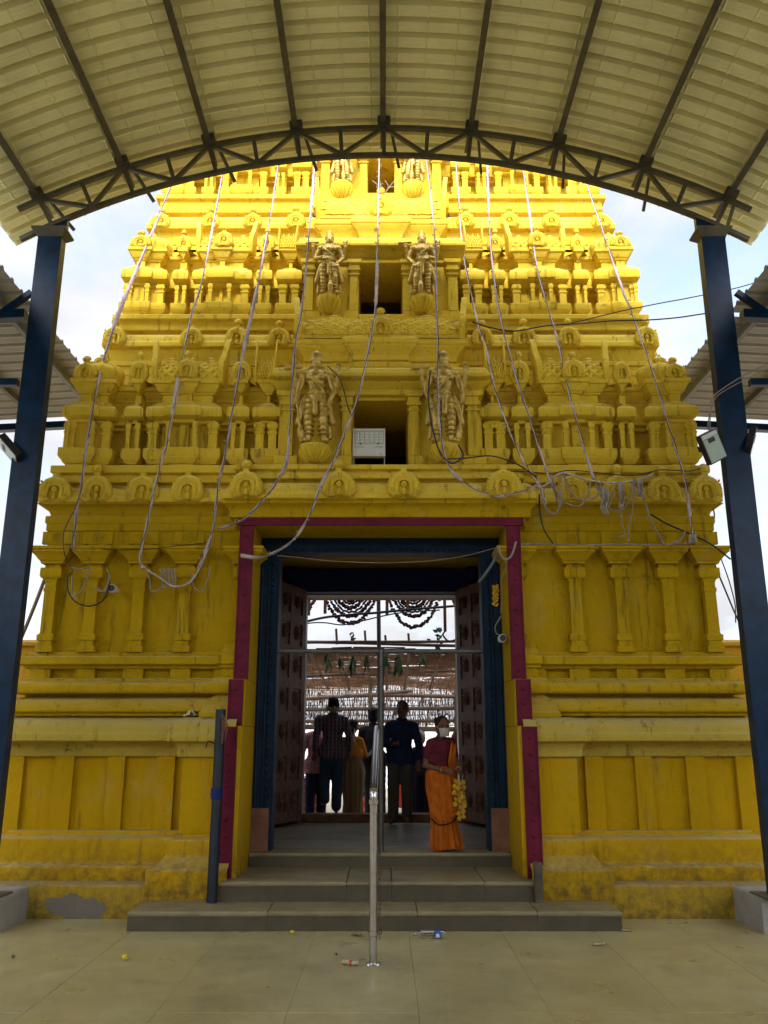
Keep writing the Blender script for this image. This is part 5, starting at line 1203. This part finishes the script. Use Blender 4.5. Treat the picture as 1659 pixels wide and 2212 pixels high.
def rag(pts, w, label):
    L = [at(*zz(x - w, y), 9.22) for x, y in pts]; R2 = [at(*zz(x + w, y), 9.22) for x, y in pts]; L, R2 = wob(L, 4, .012, 1), wob(R2, 4, .012, 5); b = L[0]; m = MB(); n = 8
    for i in range(len(L)):
        for j in range(n + 1): p = L[i].lerp(R2[i], j/n); m.v.append((p.x - b.x, p.y - b.y + .022*math.sin(j*2.3 + i*.4), p.z - b.z))
    for i in range(len(L) - 1):
        for j in range(n): a = i*(n+1)+j; m.f.append((a, a+1, a+n+2, a+n+1))
    o = m.build('cloth_rag', PALE, None, 60, loc=tuple(b)); md = o.modifiers.new('s', 'SOLIDIFY'); md.thickness = .008; tag(o, label, 'rag', G)
rag(((690, 330), (700, 400), (690, 470), (705, 512)), 20, 'grey rag hanging below the tied rope, lower of the pair'); rag(((930, 275), (935, 330), (933, 390)), 16, 'pale rag hanging from the knot of the tied rope')
rag(((800, 305), (812, 380), (806, 470)), 14, 'thin frayed rag between the two larger rags'); rag(((1278, 640), (1282, 700)), 20, 'small grey rag at the end capital')
BG = 'black cables on the tower'
cable('black_cable', [zz(*p) for p in ((262, 380), (266, 480), (285, 590), (320, 660), (352, 705))], 9.34, .009, RUBBER, 'black cable dropping from the cornice to the first capital', group=BG)
cable('black_cable', [zz(*p) for p in ((1000, 510), (1100, 570), (1240, 632), (1400, 705), (1530, 810))], 9.32, .010, RUBBER, 'black cable slanting down over the last rosettes towards the post', group=BG)
cable('black_cable', [zz(*p) for p in ((-40, 230), (150, 225), (330, 238), (470, 215), (700, 240), (900, 250), (1060, 215), (1250, 225), (1330, 205))], 9.30, .006, RUBBER, 'black cable bundle lying behind the plaques', group=BG)
cable('grey_conduit', [zz(*p) for p in ((115, 712), (300, 705), (520, 716), (800, 710), (1100, 714), (1290, 700))], 9.39, .011, CORD, 'grey conduit running along the tops of the capitals', 'conduit')
cable('black_cable', [(963, 992), (1000, 990), (1060, 985), (1110, 1000), (1160, 1030)], 9.12, .008, RUBBER, 'thick black cable leaving the bowl of the guardian with cables', group=BG)
cable('black_cable', [(930, 800), (925, 860), (934, 920), (950, 975), (975, 1000), (1000, 985), (990, 960)], 9.06, .010, RUBBER, 'cables hung over the shoulder and shin of a guardian statue', group=BG)
cable('black_cable', [(708, 790), (735, 820), (752, 880), (760, 900)], 9.2, .007, RUBBER, 'thin black cable from a guardian statue to the floodlight', group=BG)
cable('yellow_string', [(738, 860), (742, 930), (728, 960), (730, 985)], 9.3, .006, simple('yellowed_cord', (.40, .30, .06), .8), 'yellowed cord dangling beside the window jamb by the floodlight', 'cord')
cable('yellow_string', [(612, 730), (640, 752), (625, 800)], 9.6, .008, simple('yellowed_cord', (.40, .30, .06), .8), 'yellowed cord looping off the lattice vault end', 'cord')
cable('service_cable', [(1020, 695), (1060, 708), (1110, 715), (1180, 704), (1260, 698), (1330, 692), (1420, 690), (1520, 678), (1640, 660)], lambda x, y: 9.9 - max(0, x - 1300)*.0006, .009, RUBBER, 'lower black service cable crossing from the tower past the post', group='service cables to the tower')
cable('service_cable', [(1215, 702), (1260, 692), (1360, 668), (1480, 645), (1600, 620), (1659, 600)], lambda x, y: 9.95 - max(0, x - 1250)*.0004, .007, RUBBER, 'upper thin service cable rising from the tower past the post', group='service cables to the tower')
cable('tied_cable', [(1659, 785), (1600, 815), (1560, 840), (1540, 858), (1535, 880), (1533, 930)], 8.37, .007, CORD, 'twisted pale cable tied across the blue post down to the floodlight', 'cable')
cable('tied_cable', [(1659, 796), (1605, 822), (1562, 846), (1542, 866), (1530, 915), (1536, 938)], 8.385, .006, CORD, 'twisted grey cable lying under the pale one on the blue post', 'cable')
cable('black_cable', [zl2(*p) for p in ((300, 60), (225, 200), (200, 290), (215, 430), (262, 520), (272, 560))], 9.33, .006, RUBBER, 'thin black cable bowing out beside the leftmost string of lights', group=BG)
cable('black_cable', [zl2(*p) for p in ((272, 560), (232, 610), (240, 720), (300, 800), (400, 831), (490, 800), (540, 730), (560, 640), (548, 560))], 9.36, .008, RUBBER, 'black cable hanging as a big ring on the wall', group=BG)
cable('black_cable', [zl2(*p) for p in ((500, 378), (620, 388), (800, 384), (960, 374), (1150, 352), (1330, 332))], 9.36, .005, RUBBER, 'thin wire stretched above three capitals', 'wire')
cable('grey_cable', [zl2(*p) for p in ((265, 530), (330, 540), (400, 530), (400, 560), (360, 680), (300, 742), (268, 740), (270, 600))], 9.33, .009, CORD, 'grey lamp cord looped round the second capital', 'cord')
cable('grey_cable', [zl2(*p) for p in ((540, 540), (560, 600), (540, 680), (515, 715), (440, 680))], 9.33, .012, CORD, 'grey cord bundle beside the small round camera', 'cord')
cable('grey_cable', [zl2(*p) for p in ((845, 540), (880, 640), (890, 715), (960, 690), (1000, 600), (1010, 530))], 9.33, .008, CORD, 'grey lamp cord looped below the third capital', 'cord')
for i in range(5): cable('grey_cable', [zl2(960 + i*28 + random.uniform(-8, 8), 535), zl2(975 + i*26, 610), zl2(985 + i*24 + random.uniform(-10, 10), 690)], 9.32, .010, CORD, ('grey cord %s in the bunch below the fourth capital' % ('nearest the third capital', 'second from the third capital side', 'in the middle', 'second from the magenta strip', 'nearest the magenta strip')[i]), 'cord', 'bunched grey cords')
cable('grey_cable', [zl2(*p) for p in ((860, 550), (960, 610), (1060, 675), (1180, 650), (1260, 540), (1330, 380))], 9.30, .011, PALE, 'pale cord sweeping up from the bunched cords', 'cord')
cable('grey_cable', [zl2(*p) for p in ((1200, 560), (1220, 680), (1290, 710), (1330, 610), (1345, 520))], 9.32, .008, CORD, 'lamp cord loop hanging nearest the magenta strip', 'cord')
cable('grey_conduit', [(1114, 1170), (1108, 1192), (1100, 1205), (1088, 1208), (1080, 1196), (1078, 1178)], 9.26, .012, CORD, 'bent grey conduit hanging over the magenta strip', 'conduit')
cable('grey_conduit', [(1078, 1182), (1068, 1210), (1048, 1240), (1038, 1253), (1034, 1258)], 9.5, .018, simple('conduit_pipe', (.12, .14, .15), .6), 'thick grey conduit curling down the teal jamb', 'conduit')
cable('grey_conduit', [(1096, 1210), (1090, 1235), (1083, 1250), (1083, 1290), (1082, 1325)], 9.28, .009, simple('brown_conduit', (.16, .10, .06), .8), 'brown frayed conduit dangling beside the yellow jamb', 'conduit')
cable('camera_wire', [(1082, 1330), (1070, 1352), (1072, 1368), (1084, 1372)], 9.6, .007, CORD, 'pale wire loop feeding the round camera on the jamb', 'wire')
cable('thin_wire', [(1080, 1182), (980, 1205), (850, 1216), (720, 1212), (600, 1200)], 9.55, .004, CORD, 'thin pale wire sagging across the dark lintel', 'wire')
cable('slanting_rod', [(97, 1250), (80, 1295), (60, 1345), (45, 1380)], 9.9, .022, simple('weathered_rod', (.20, .15, .12), .8), 'thick weathered rod slanting between the post and the tower corner', 'rod', amp=0)
cable('slack_cable', [(1535, 1195), (1560, 1260), (1590, 1330), (1610, 1370)], 10.2, .010, RUBBER, 'slack black cable hanging beside the tower corner', group='slack cables beside the post')
cable('slack_cable', [(1530, 1165), (1555, 1200), (1585, 1290), (1588, 1345)], 10.3, .007, RUBBER, 'thin slack cable curling outward of the tower corner', group='slack cables beside the post')
cable('slack_cable', [(1530, 1075), (1543, 1110), (1538, 1140), (1525, 1120)], 9.6, .008, RUBBER, 'small cable loop sticking out at the cornice end', group='slack cables beside the post')
m = MB()
for i in range(40):
    p = at(1071 + random.uniform(-7, 6), 1265 + i*1.1, 9.93); m.ell(p - at(1071, 1265, 9.93), (.016, .014, .016), 6, 4)
tag(m.build('flower_bunch', FLW, None, 60, loc=tuple(at(1071, 1265, 9.93))), 'yellow flower bunch hung at the edge of the teal jamb', 'flowers')
m = MB()
for i in range(7): m.tube(wob([(0, 0, 0), (random.uniform(-.1, .12), -.05, random.uniform(.03, .16)), (random.uniform(-.2, .28), -.08, random.uniform(-.05, .26))], 5), .004, 5)
tag(m.build('wire_tuft', PALE, None, 60, loc=tuple(at(832, 418, 10.55))), 'tangle of thin pale wires at the uppermost window', 'wire')
# ================================================================== LITTER ON THE FLOOR
pb = gpt(928, 2027); CLR, n_, l_, bs_ = nodes('clear_plastic'); bs_.inputs['Transmission Weight'].default_value = 1; bs_.inputs['Roughness'].default_value = .08; bs_.inputs['IOR'].default_value = 1.25; bs_.inputs['Base Color'].default_value = (.92, .95, .93, 1)
BOT = tag(empty('water_bottle', (pb.x, pb.y - .0, .034), R(2)), 'empty plastic water bottle with blue label lying against the lowest step', 'bottle')
prf = [(.0, 0), (.026, .002), (.032, .008), (.033, .045), (.033, .10)]
for i in range(5): prf += [(.033, .105 + i*.017), (.0305, .113 + i*.017)]
prf += [(.033, .195), (.030, .215), (.020, .238), (.0135, .248), (.013, .262), (.0155, .264), (.0155, .268), (.013, .270), (.013, .282)]
m = MB().lathe(prf, (0, 0, 0), 20, cap=False); m.lathe([(r*.95, z + .0006) for r, z in prf], (0, 0, 0), 20, cap=False)
m.v = [(.141 - z, x, y) for x, y, z in m.v]; m.build('bottle_wall', CLR, BOT, 50)
m = MB().lathe([(.0336, .045), (.0336, .098)], (0, 0, 0), 24, cap=False); m.v = [(.141 - z, x, y) for x, y, z in m.v]; m.build('label', simple('blue_label', (.01, .09, .42), .4, bmp=0), BOT, 50)
m = MB(); q = [(-.018, -.012), (.018, -.012), (.016, .004), (.008, .016), (.0, .020), (-.008, .016), (-.016, .004)]
m.prism([(x + .069, z - .008) for x, z in q], -.0350, -.0338); m.build('label_mark', LAMPW, BOT)
def bit(name, px, py, r, mat, label, cat, kind='bud'):
    p = gpt(px, py); m = MB()
    if kind == 'bud':
        m.ell((0, 0, r*.8), (r, r, r*.9), 9, 6)
        for i in range(10): a = i*.63; m.ell((r*.7*math.cos(a), r*.7*math.sin(a), r*(.6 + .5*(i % 3)*.5)), (r*.45, r*.45, r*.4), 6, 4)
    elif kind == 'roll': m.tube(wob([(-r*2, .0, r*.5), (-r*.7, .3*r, r*.55), (r*.6, -.1*r, r*.5), (r*2, .4*r, r*.6)], 4), [r*.45 + .12*r*math.sin(i*2.2) for i in range(13)], 8)
    else:
        n = 7
        for i in range(n + 1):
            for j in range(n + 1): x, y = (i/n - .5)*2*r, (j/n - .5)*1.1*r; m.v.append((x, y, .004 + r*.35*abs(noise.noise(Vector((x*38 + px, y*38, 1)))) + r*.12*(abs(i - 3.5)/3.5)**2))
        for i in range(n):
            for j in range(n): a = i*(n+1)+j; m.f.append((a, a+n+1, a+n+2, a+1))
    return tag(m.build(name, mat, None, 60, loc=(p.x, p.y, .003), rot=(0, 0, random.uniform(-.5, .5))), label, cat)
MGR = simple('fallen_marigold', (.60, .50, .02), .7, bmp=.4); PPR = simple('crumpled_paper', (.46, .38, .26), .85, bmp=.3); 
bit('marigold_bud', 270, 2074, .024, MGR, 'yellow marigold bud alone on the paving near the peeling plinth', 'flower'); bit('marigold_bud', 631, 2018, .018, MGR, 'yellow marigold bud at the foot of the lowest step', 'flower')
o = bit('paper_roll', 755, 2086, .034, PPR, 'crumpled paper roll with red band beside the handrail foot', 'litter', 'roll'); MB().tube([(.004, 0, .018), (.018, .002, .019)], .021, 10).build('red_band', simple('red_print', (.45, .05, .02), .7), o, 50)
bit('pink_petal', 781, 2073, .028, simple('pink_petal', (.42, .16, .20), .7), 'flat pink scrap next to the handrail foot', 'litter', 'flat'); bit('pebble', 726, 2064, .011, simple('grey_pebble', (.10, .09, .07), .9), 'small dark pebble near the paper roll', 'pebble')
bit('paper_scrap', 1295, 2042, .055, PPR, 'torn pale paper scrap on the bare paving in front of the clean step end', 'litter', 'flat'); bit('dry_leaf', 1355, 2012, .05, simple('dry_leaf', (.40, .36, .20), .8), 'dry pale leaf at the corner of the lowest step', 'leaf', 'flat')
bit('dry_leaf', 770, 2022, .05, simple('brown_leaf', (.16, .12, .07), .8), 'brown dry leaf against the step beside the handrail', 'leaf', 'flat')
bit('pebble', 28, 2070, .014, simple('grey_pebble', (.10, .09, .07), .9), 'small pebble on the paving near the kerb block', 'pebble'); bit('paper_crumb', 925, 2031, .008, PPR, 'tiny pale crumb just in front of the bottle', 'litter')
bit('pebble', 690, 2022, .007, PPR, 'tiny white crumb on the paving by the marigold bud', 'litter')
pl_ = at(412, 1531, 9.35); m = MB(); n = 8
for i in range(n + 1):
    for j in range(n + 1): x, y = (i/n - .5)*.14, (j/n - .5)*.10; m.v.append((x, y, .09*abs(noise.noise(Vector((x*22, y*22, 3)))) + .05*math.exp(-((x-.02)**2 + y*y)*600)))
for i in range(n):
    for j in range(n): a = i*(n+1)+j; m.f.append((a, a+n+1, a+n+2, a+1))
tag(m.build('plastic_wrapper', simple('pale_wrapper', (.50, .50, .40), .3, bmp=0), None, 60, loc=(pl_.x, 9.34, 1.921)), 'crumpled pale wrapper lying on the cornice ledge near the blue pipe', 'wrapper')
# ================================================================== THE YARD BEHIND: thatch pandal, festoons, leaves
BAMB = simple('bamboo', (.11, .07, .04), .7, var=.4, vscale=5, bmp=.3); MATW = simple('woven_palm', (.19, .095, .042), .8, var=.5, vscale=3, bmp=.3, coord='World'); DARKP = simple('dark_pole', (.05, .04, .035), .7)
D1, D2 = 15.7, 21.0; z1_, z2_ = zy(1405, D1), zy(1484, D2); z3_ = zy(1572, D2 + .4)
PAN = tag(empty('thatch_pandal', (0, 18, 0)), 'shelter of woven palm mats on bamboo poles in the yard beyond the gateway', 'shelter')
def pk(mb, name, mat): return mb.build(name, mat, PAN, loc=(0, -18, 0))
m = MB(); rnd = random.Random(3); slope = (z2_ - z1_)/(D2 - D1); rows = 150
for i in range(rows):
    D = D1 + (D2 - D1)*i/rows; x = -3.4 + rnd.uniform(0, .4)
    while x < 3.4:
        L = rnd.uniform(.35, 1.1); hole = noise.noise(Vector((x*.9, D*.9, 0))) > .42
        if not hole and rnd.random() > .10:
            z = z1_ + slope*(D - D1) + rnd.uniform(-.012, .012) + .05*math.sin(x*2.1 + D) ; w = rnd.uniform(.008, .014)
            m.bar((x, D + rnd.uniform(-.008, .008), z), (x + L, D + rnd.uniform(-.05, .05), z + rnd.uniform(-.02, .02)), .0018, w*2)
        x += L + rnd.uniform(.0, .05)
for i in range(60):
    x = -3.4 + 6.8*i/60 + rnd.uniform(-.03, .03); pts = [(x + .02*math.sin(D*5), D, z1_ + slope*(D - D1) + .012*(-1)**int(D*8) + .05*math.sin(x*2.1 + D)) for D in [D1 + (D2-D1)*k/14 for k in range(15)]]
    m.tube(pts, .010, 4, False)
o = pk(m, 'roof_mat', MATW); o['kind'] = 'stuff'
m = MB()
for i in range(430):
    x = -3.4 + 6.8*i/430 + rnd.uniform(-.006, .006); z = z3_ + rnd.uniform(0, .1)
    while z < z2_ + .05:
        L = rnd.uniform(.10, .32); band = .5 + .5*noise.noise(Vector((x*1.3, z*2.2, 7)))
        if rnd.random() < .94 + .05*(band > .38): m.bar((x, D2 + .4 + rnd.uniform(-.02, .02), z), (x + rnd.uniform(-.05, .05), D2 + .4 + rnd.uniform(-.02, .02), z + L), rnd.uniform(.015, .026), .006)
        z += L + rnd.uniform(.0, .06)
for i in range(8):
    z = z3_ + (z2_ - z3_)*(i + .5)/8; m.tube([(-3.4 + 6.8*k/20, D2 + .38 + .012*(-1)**k, z + rnd.uniform(-.01, .01)) for k in range(21)], .012, 4, False)
for i in range(240):
    x = -3.4 + 6.8*i/240 + rnd.uniform(-.01, .01); zt_ = z3_ + (z2_ - z3_)*(.55 + .40*noise.noise(Vector((x*.8, 0, 4)))); m.bar((x, D2 + .47, z3_), (x + rnd.uniform(-.04, .04), D2 + .47, zt_), .017, .006)
o = pk(m, 'hanging_mat', MATW); o['kind'] = 'stuff'
for (xa, ya, xb, yb, D, r, nm) in ((640, 1388, 1000, 1394, D1 - .1, .03, 'pole'), (640, 1390, 1000, 1384, D1 - .2, .026, 'pole'), (640, 1463, 1010, 1446, 18.4, .03, 'pole'), (640, 1513, 820, 1498, D2 + .2, .045, 'pole'), (820, 1503, 1010, 1504, D2 + .2, .05, 'pole'), (640, 1535, 1010, 1528, D2 + .25, .045, 'pole'), (640, 1560, 1010, 1556, D2 + .25, .04, 'pole'), (640, 1572, 1010, 1575, D2 + .3, .06, 'pole')):
    a, b = at(xa, ya, D), at(xb, yb, D); d = (b - a); a -= d*.4; b += d*.4
    pk(MB().tube(wob([a, a.lerp(b, .35) + Vector((0, 0, .015)), a.lerp(b, .7) - Vector((0, 0, .01)), b], 4), [r*(1 + .06*math.sin(i*1.9)) for i in range(13)], 9), 'bamboo_pole', BAMB)
for px, py in ((670, 1410), (728, 1412), (790, 1411), (834, 1411), (884, 1410), (954, 1409)):
    a = at(px, py - 30, D1 - .1); x = a.x
    pk(MB().tube([(x, D1 - .15, z1_ - .03 + .0), (x*1.02 + .03, D2, z2_ - .05)], .028, 8), 'rafter', BAMB)
for px, D, top in ((728, D1, 1358), (790, D1, 1362), (834, D1, 1372), (884, D1, 1368)):
    a = at(px, 1392, D); b = at(px - 2, top, D); pk(MB().tube([a, b], .022, 8), 'pole_end', BAMB)
for px, D, r, mt in ((818, 15.4, .038, DARKP), (640, 16.2, .05, BAMB), (1010, 16.2, .05, BAMB), (655, 21.2, .06, BAMB), (800, 21.2, .05, BAMB), (985, 21.2, .06, BAMB)):
    x = at(px, 1500, D).x; pk(MB().tube(wob([(x, D, 0), (x + .02, D, 1.5), (x - .01, D, z2_ + (1.6 if D < 16 else .1))], 4), r, 9), 'upright_pole', mt)
# festoons of dried flowers hung from a line above
DRY = simple('dried_flowers', (.12, .045, .04), .8, var=.5, vscale=30); LINE_Z = zy(1262, 15.1)
FST = 'festoons of dried flowers beyond the gateway'
def festoon(c, half, bottom, dense, label, D=15.1):
    a, b, q = at(c - half, 1275, D), at(c + half, 1275, D), at(c, bottom, D); o = tag(empty('flower_festoon', tuple(a)), label, 'garland', FST); n = 44; sag = a.z - q.z; P_ = []
    for i in range(n + 1): t = i/n*2 - 1; P_.append(Vector((a.x + (b.x-a.x)*i/n - a.x, .06*math.sin(i), -sag*(1 - abs(t)**2.3))))
    MB().tube(P_, .006, 5).build('thread', DRY, o); m = MB()
    for i in range(n):
        for _ in range(3 if dense else 1):
            p = P_[i].lerp(P_[i+1], random.random()); s = random.uniform(.020, .032) if dense else .024; m.ell(p + Vector((random.uniform(-.02, .02), random.uniform(-.02, .02), random.uniform(-.02, .02)))*dense, (s, s, s*.9), 6, 4)
    ob = m.build('flower_heads', DRY, o, 60); ob['kind'] = 'stuff'
for c, hf, bt, dn, lb in ((757, 16, 1296, 1, 'innermost dried flower festoon of the nested set on the checked-shirt side'), (757, 26, 1304, 0, 'second dried flower festoon of the nested set on the checked-shirt side'), (757, 35, 1313, 1, 'third dried flower festoon of the nested set on the checked-shirt side'), (757, 44, 1322, 0, 'fourth dried flower festoon of the nested set on the checked-shirt side'), (757, 52, 1331, 1, 'fifth dried flower festoon of the nested set on the checked-shirt side'), (757, 62, 1346, 1, 'outermost dried flower festoon of the nested set on the checked-shirt side'), (893, 16, 1296, 1, 'innermost dried flower festoon of the nested set on the orange sari side'), (893, 26, 1304, 0, 'second dried flower festoon of the nested set on the orange sari side'), (893, 35, 1313, 1, 'third dried flower festoon of the nested set on the orange sari side'), (893, 44, 1322, 0, 'fourth dried flower festoon of the nested set on the orange sari side'), (893, 52, 1331, 1, 'fifth dried flower festoon of the nested set on the orange sari side'), (893, 62, 1354, 1, 'outermost dried flower festoon of the nested set on the orange sari side'), (648, 40, 1325, 1, 'dried festoon cut off by the door leaf beside the pink shirt'), (1004, 36, 1318, 0, 'dried festoon cut off by the door leaf beside the orange sari')):
    festoon(c, hf, bt, dn, lb)
tag(MB().tube([(-3, 15.1, LINE_Z + .0), (3, 15.1, LINE_Z)], .03, 8).build('festoon_pole', BAMB, None, 60), 'bamboo pole carrying the dried festoons above the gateway opening', 'pole')
for x, sd in ((-2.95, 'carved door by the pink shirt'), (2.95, 'carved door by the orange sari')): tag(MB().tube([(x, 15.1, 0), (x, 15.1, LINE_Z + .1)], .04, 8).build('festoon_support', BAMB, None, 60), 'bamboo upright of the festoon pole behind the ' + sd, 'pole', 'festoon uprights')
for i, (px, y0, y1, lb) in enumerate(((668, 1275, 1330, 'dark cloth strip hanging beside the leftmost festoon'), (703, 1275, 1326, 'cloth strip hanging through the large festoon'), (836, 1275, 1330, 'cloth strip hanging between the two festoon sets'), (880, 1275, 1318, 'short cloth strip hanging in the orange sari side festoons'), (960, 1275, 1365, 'long cloth strip hanging near the right door leaf'))):
    a, b = at(px, y0, 15.0), at(px, y1, 15.0); L = a.z - b.z
    m = MB().box(-.028, .028, -.003, .003, -L, 0); tag(m.build('cloth_strip', simple('faded_cloth', (.22, .09, .05), .85), None, loc=tuple(a), rot=(0, 0, random.uniform(-.6, .6))), lb, 'streamer', 'cloth strips beyond the gateway')
cable('yard_cable', [(640, 1348), (700, 1334), (760, 1328), (830, 1322), (900, 1316), (990, 1308)], 14.9, .022, RUBBER, 'thick black cable slanting across the yard opening')
cable('yard_cable', [(640, 1362), (660, 1348), (700, 1345), (740, 1350), (780, 1342), (830, 1330), (880, 1322), (950, 1318)], 14.95, .012, RUBBER, 'thinner black cable sagging below the thick one')
cable('yard_cable', [(960, 1365), (957, 1372), (970, 1385), (990, 1380)], 14.9, .016, RUBBER, 'kinked black cable end near the right door leaf')
LEAFM = simple('mango_leaf', (.045, .10, .03), .5, var=.5, vscale=20)
def leaf_bunch(px, py, n, s, label, D=15.5):
    p = at(px, py, D); m = MB()
    for i in range(n):
        a = random.uniform(0, 6.28); L = random.uniform(.7, 1.2)*s; w = .13*s; d = Vector((math.cos(a)*.30, math.sin(a)*.30, -1)).normalized(); sd = Vector((-math.sin(a), math.cos(a), 0)); b = len(m.v); st = Vector((random.uniform(-.03, .03), random.uniform(-.03, .03), random.uniform(-.1, .02)))
        for t, ww in ((0, .15), (.3, 1), (.65, .8), (1, .0)):
            c = st + d*L*t + Vector((0, 0, -.05*t*t)); m.v += [tuple(c - sd*w*ww), tuple(c + d.cross(sd)*.012), tuple(c + sd*w*ww)]
        for k in range(3):
            q = b + 3*k; m.f += [(q, q+1, q+4, q+3), (q+1, q+2, q+5, q+4)]
    m.tube([(0, 0, .25*s), (0, 0, -.05)], .006, 5); tag(m.build('leaf_bunch', LEAFM, None, loc=tuple(p)), label, 'leaves', 'bunches of leaves hung under the pandal edge')
for px, py, n, s, lb in ((709, 1412, 12, .24, 'leaf bunch hung nearest the man in pink stripes'), (737, 1415, 7, .17, 'small pale leaf bunch second from the carved door by the pink shirt'), (762, 1414, 14, .26, 'dense leaf bunch above the woman in olive sari'), (791, 1415, 8, .20, 'thin leaf bunch beside the dark pole'), (833, 1413, 9, .22, 'narrow leaf bunch just past the dark pole'), (861, 1416, 18, .30, 'largest leaf bunch, above the man in navy shirt'), (912, 1408, 14, .18, 'round dark leaf bunch hung highest under the pole')):
    leaf_bunch(px, py, n, s, lb)
for px, py, s, lb in ((764, 1372, .14, 'sprig standing on the upper bamboo pole'), (945, 1378, .22, 'leafy twig standing on the pole near the right door leaf')):
    p = at(px, py + 10, D1 - .15); m = MB()
    for i in range(12):
        a = random.uniform(0, 6.28); c = Vector((random.uniform(-.5, .5)*s, random.uniform(-.3, .3)*s, random.uniform(-.2, .9)*s)); b = len(m.v); d = Vector((math.cos(a), .3, math.sin(a)))*s*.55; sd = Vector((-math.sin(a), .2, math.cos(a)))*s*.14; m.v += [tuple(c), tuple(c + d*.5 - sd), tuple(c + d), tuple(c + d*.5 + sd)]; m.f.append((b, b+1, b+2, b+3))
    m.tube([(0, 0, -.6*s), (0, 0, .6*s)], .006, 5); tag(m.build('leafy_sprig', LEAFM, None, loc=tuple(p)), lb, 'leaves')
# far things in the yard
WHW = plaster('white_limewash', (.78, .76, .70), (.6, .58, .5), (.3, .28, .24))
tag(MB().box(-14, 14, 31.0, 31.4, 0, 2.3).build('yard_wall', WHW), 'white limewashed wall at the far end of the inner yard', 'wall')
YR = tag(empty('yard_railing', (at(655, 1720, 17).x, 17, 0)), 'thin steel railing in the yard beside the pink-shirted man', 'railing')
for i in range(5): MB().tube([(i*.11 - .25, 0, 0), (i*.11 - .25, 0, 1.05)], .010, 8).build('baluster', STEELS, YR)
MB().tube([(-.4, 0, 1.05), (.4, 0, 1.05)], .016, 8).build('top_rail', STEELS, YR)
RED = simple('red_plastic', (.55, .06, .02), .4, bmp=0)
def chair(px, label):
    a = at(px, 1700, 17.2); c = tag(empty('plastic_chair', (a.x, 17.2, 0), R(160)), label, 'chair', 'red plastic chairs in the yard')
    MB().box(-.22, .22, -.2, .2, .42, .45).build('seat', RED, c); MB().box(-.2, .2, .19, .22, .45, .85).build('backrest', RED, c)
    for x in (-.19, .19):
        for y in (-.17, .19): MB().frus(x, y, 0, .42, .025, .025, .02, .02).build('leg', RED, c)
        MB().box(x - .02, x + .02, -.18, .2, .62, .645).build('armrest', RED, c)
chair(884, 'red plastic chair seen between the legs of the navy-shirted man'); chair(921, 'red plastic chair seen behind the orange sari')
SAR2 = checks('printed_cloth', (.45, .10, .22), (.05, .35, .25), (.65, .5, .1), 8)
a = at(674, 1740, 16.4); m = MB(); n = 10
for i in range(13):
    for j in range(n + 1): m.v.append(((j/n - .5)*.34, .03*math.sin(j*1.9), 1.0 - i*.075))
for i in range(12):
    for j in range(n): q = i*(n+1)+j; m.f.append((q, q+n+1, q+n+2, q+1))
HS = tag(empty('cloth_stand', (a.x, 16.4, 0)), 'printed cloths hung on a stand between the two men walking away', 'cloth stand')
m.build('printed_cloth', SAR2, HS, 60); MB().tube([(-.25, 0, 1.02), (.25, 0, 1.02)], .012, 6).build('hanging_rod', STEELS, HS)
for x in (-.25, .25): MB().tube([(x, 0, 0), (x, 0, 1.03)], .012, 6).build('stand_leg', STEELS, HS)
a = at(655, 1745, 16.8); m = MB().lathe([(.13, 0), (.17, .30), (.18, .31), (.165, .31), (.12, .02)], (0, 0, 0), 18); tag(m.build('plastic_bucket', simple('green_plastic', (.02, .38, .22), .4, bmp=0), None, 50, loc=(a.x, 16.8, .35)), 'green plastic bucket behind the railing in the yard', 'bucket')
tag(MB().box(-.3, .3, -.25, .25, -.01, .35).build('stone_block', KERB, None, loc=(a.x, 16.8, 0)), 'stone block under the green bucket', 'block')

bpy.data.scenes.remove(WORK)
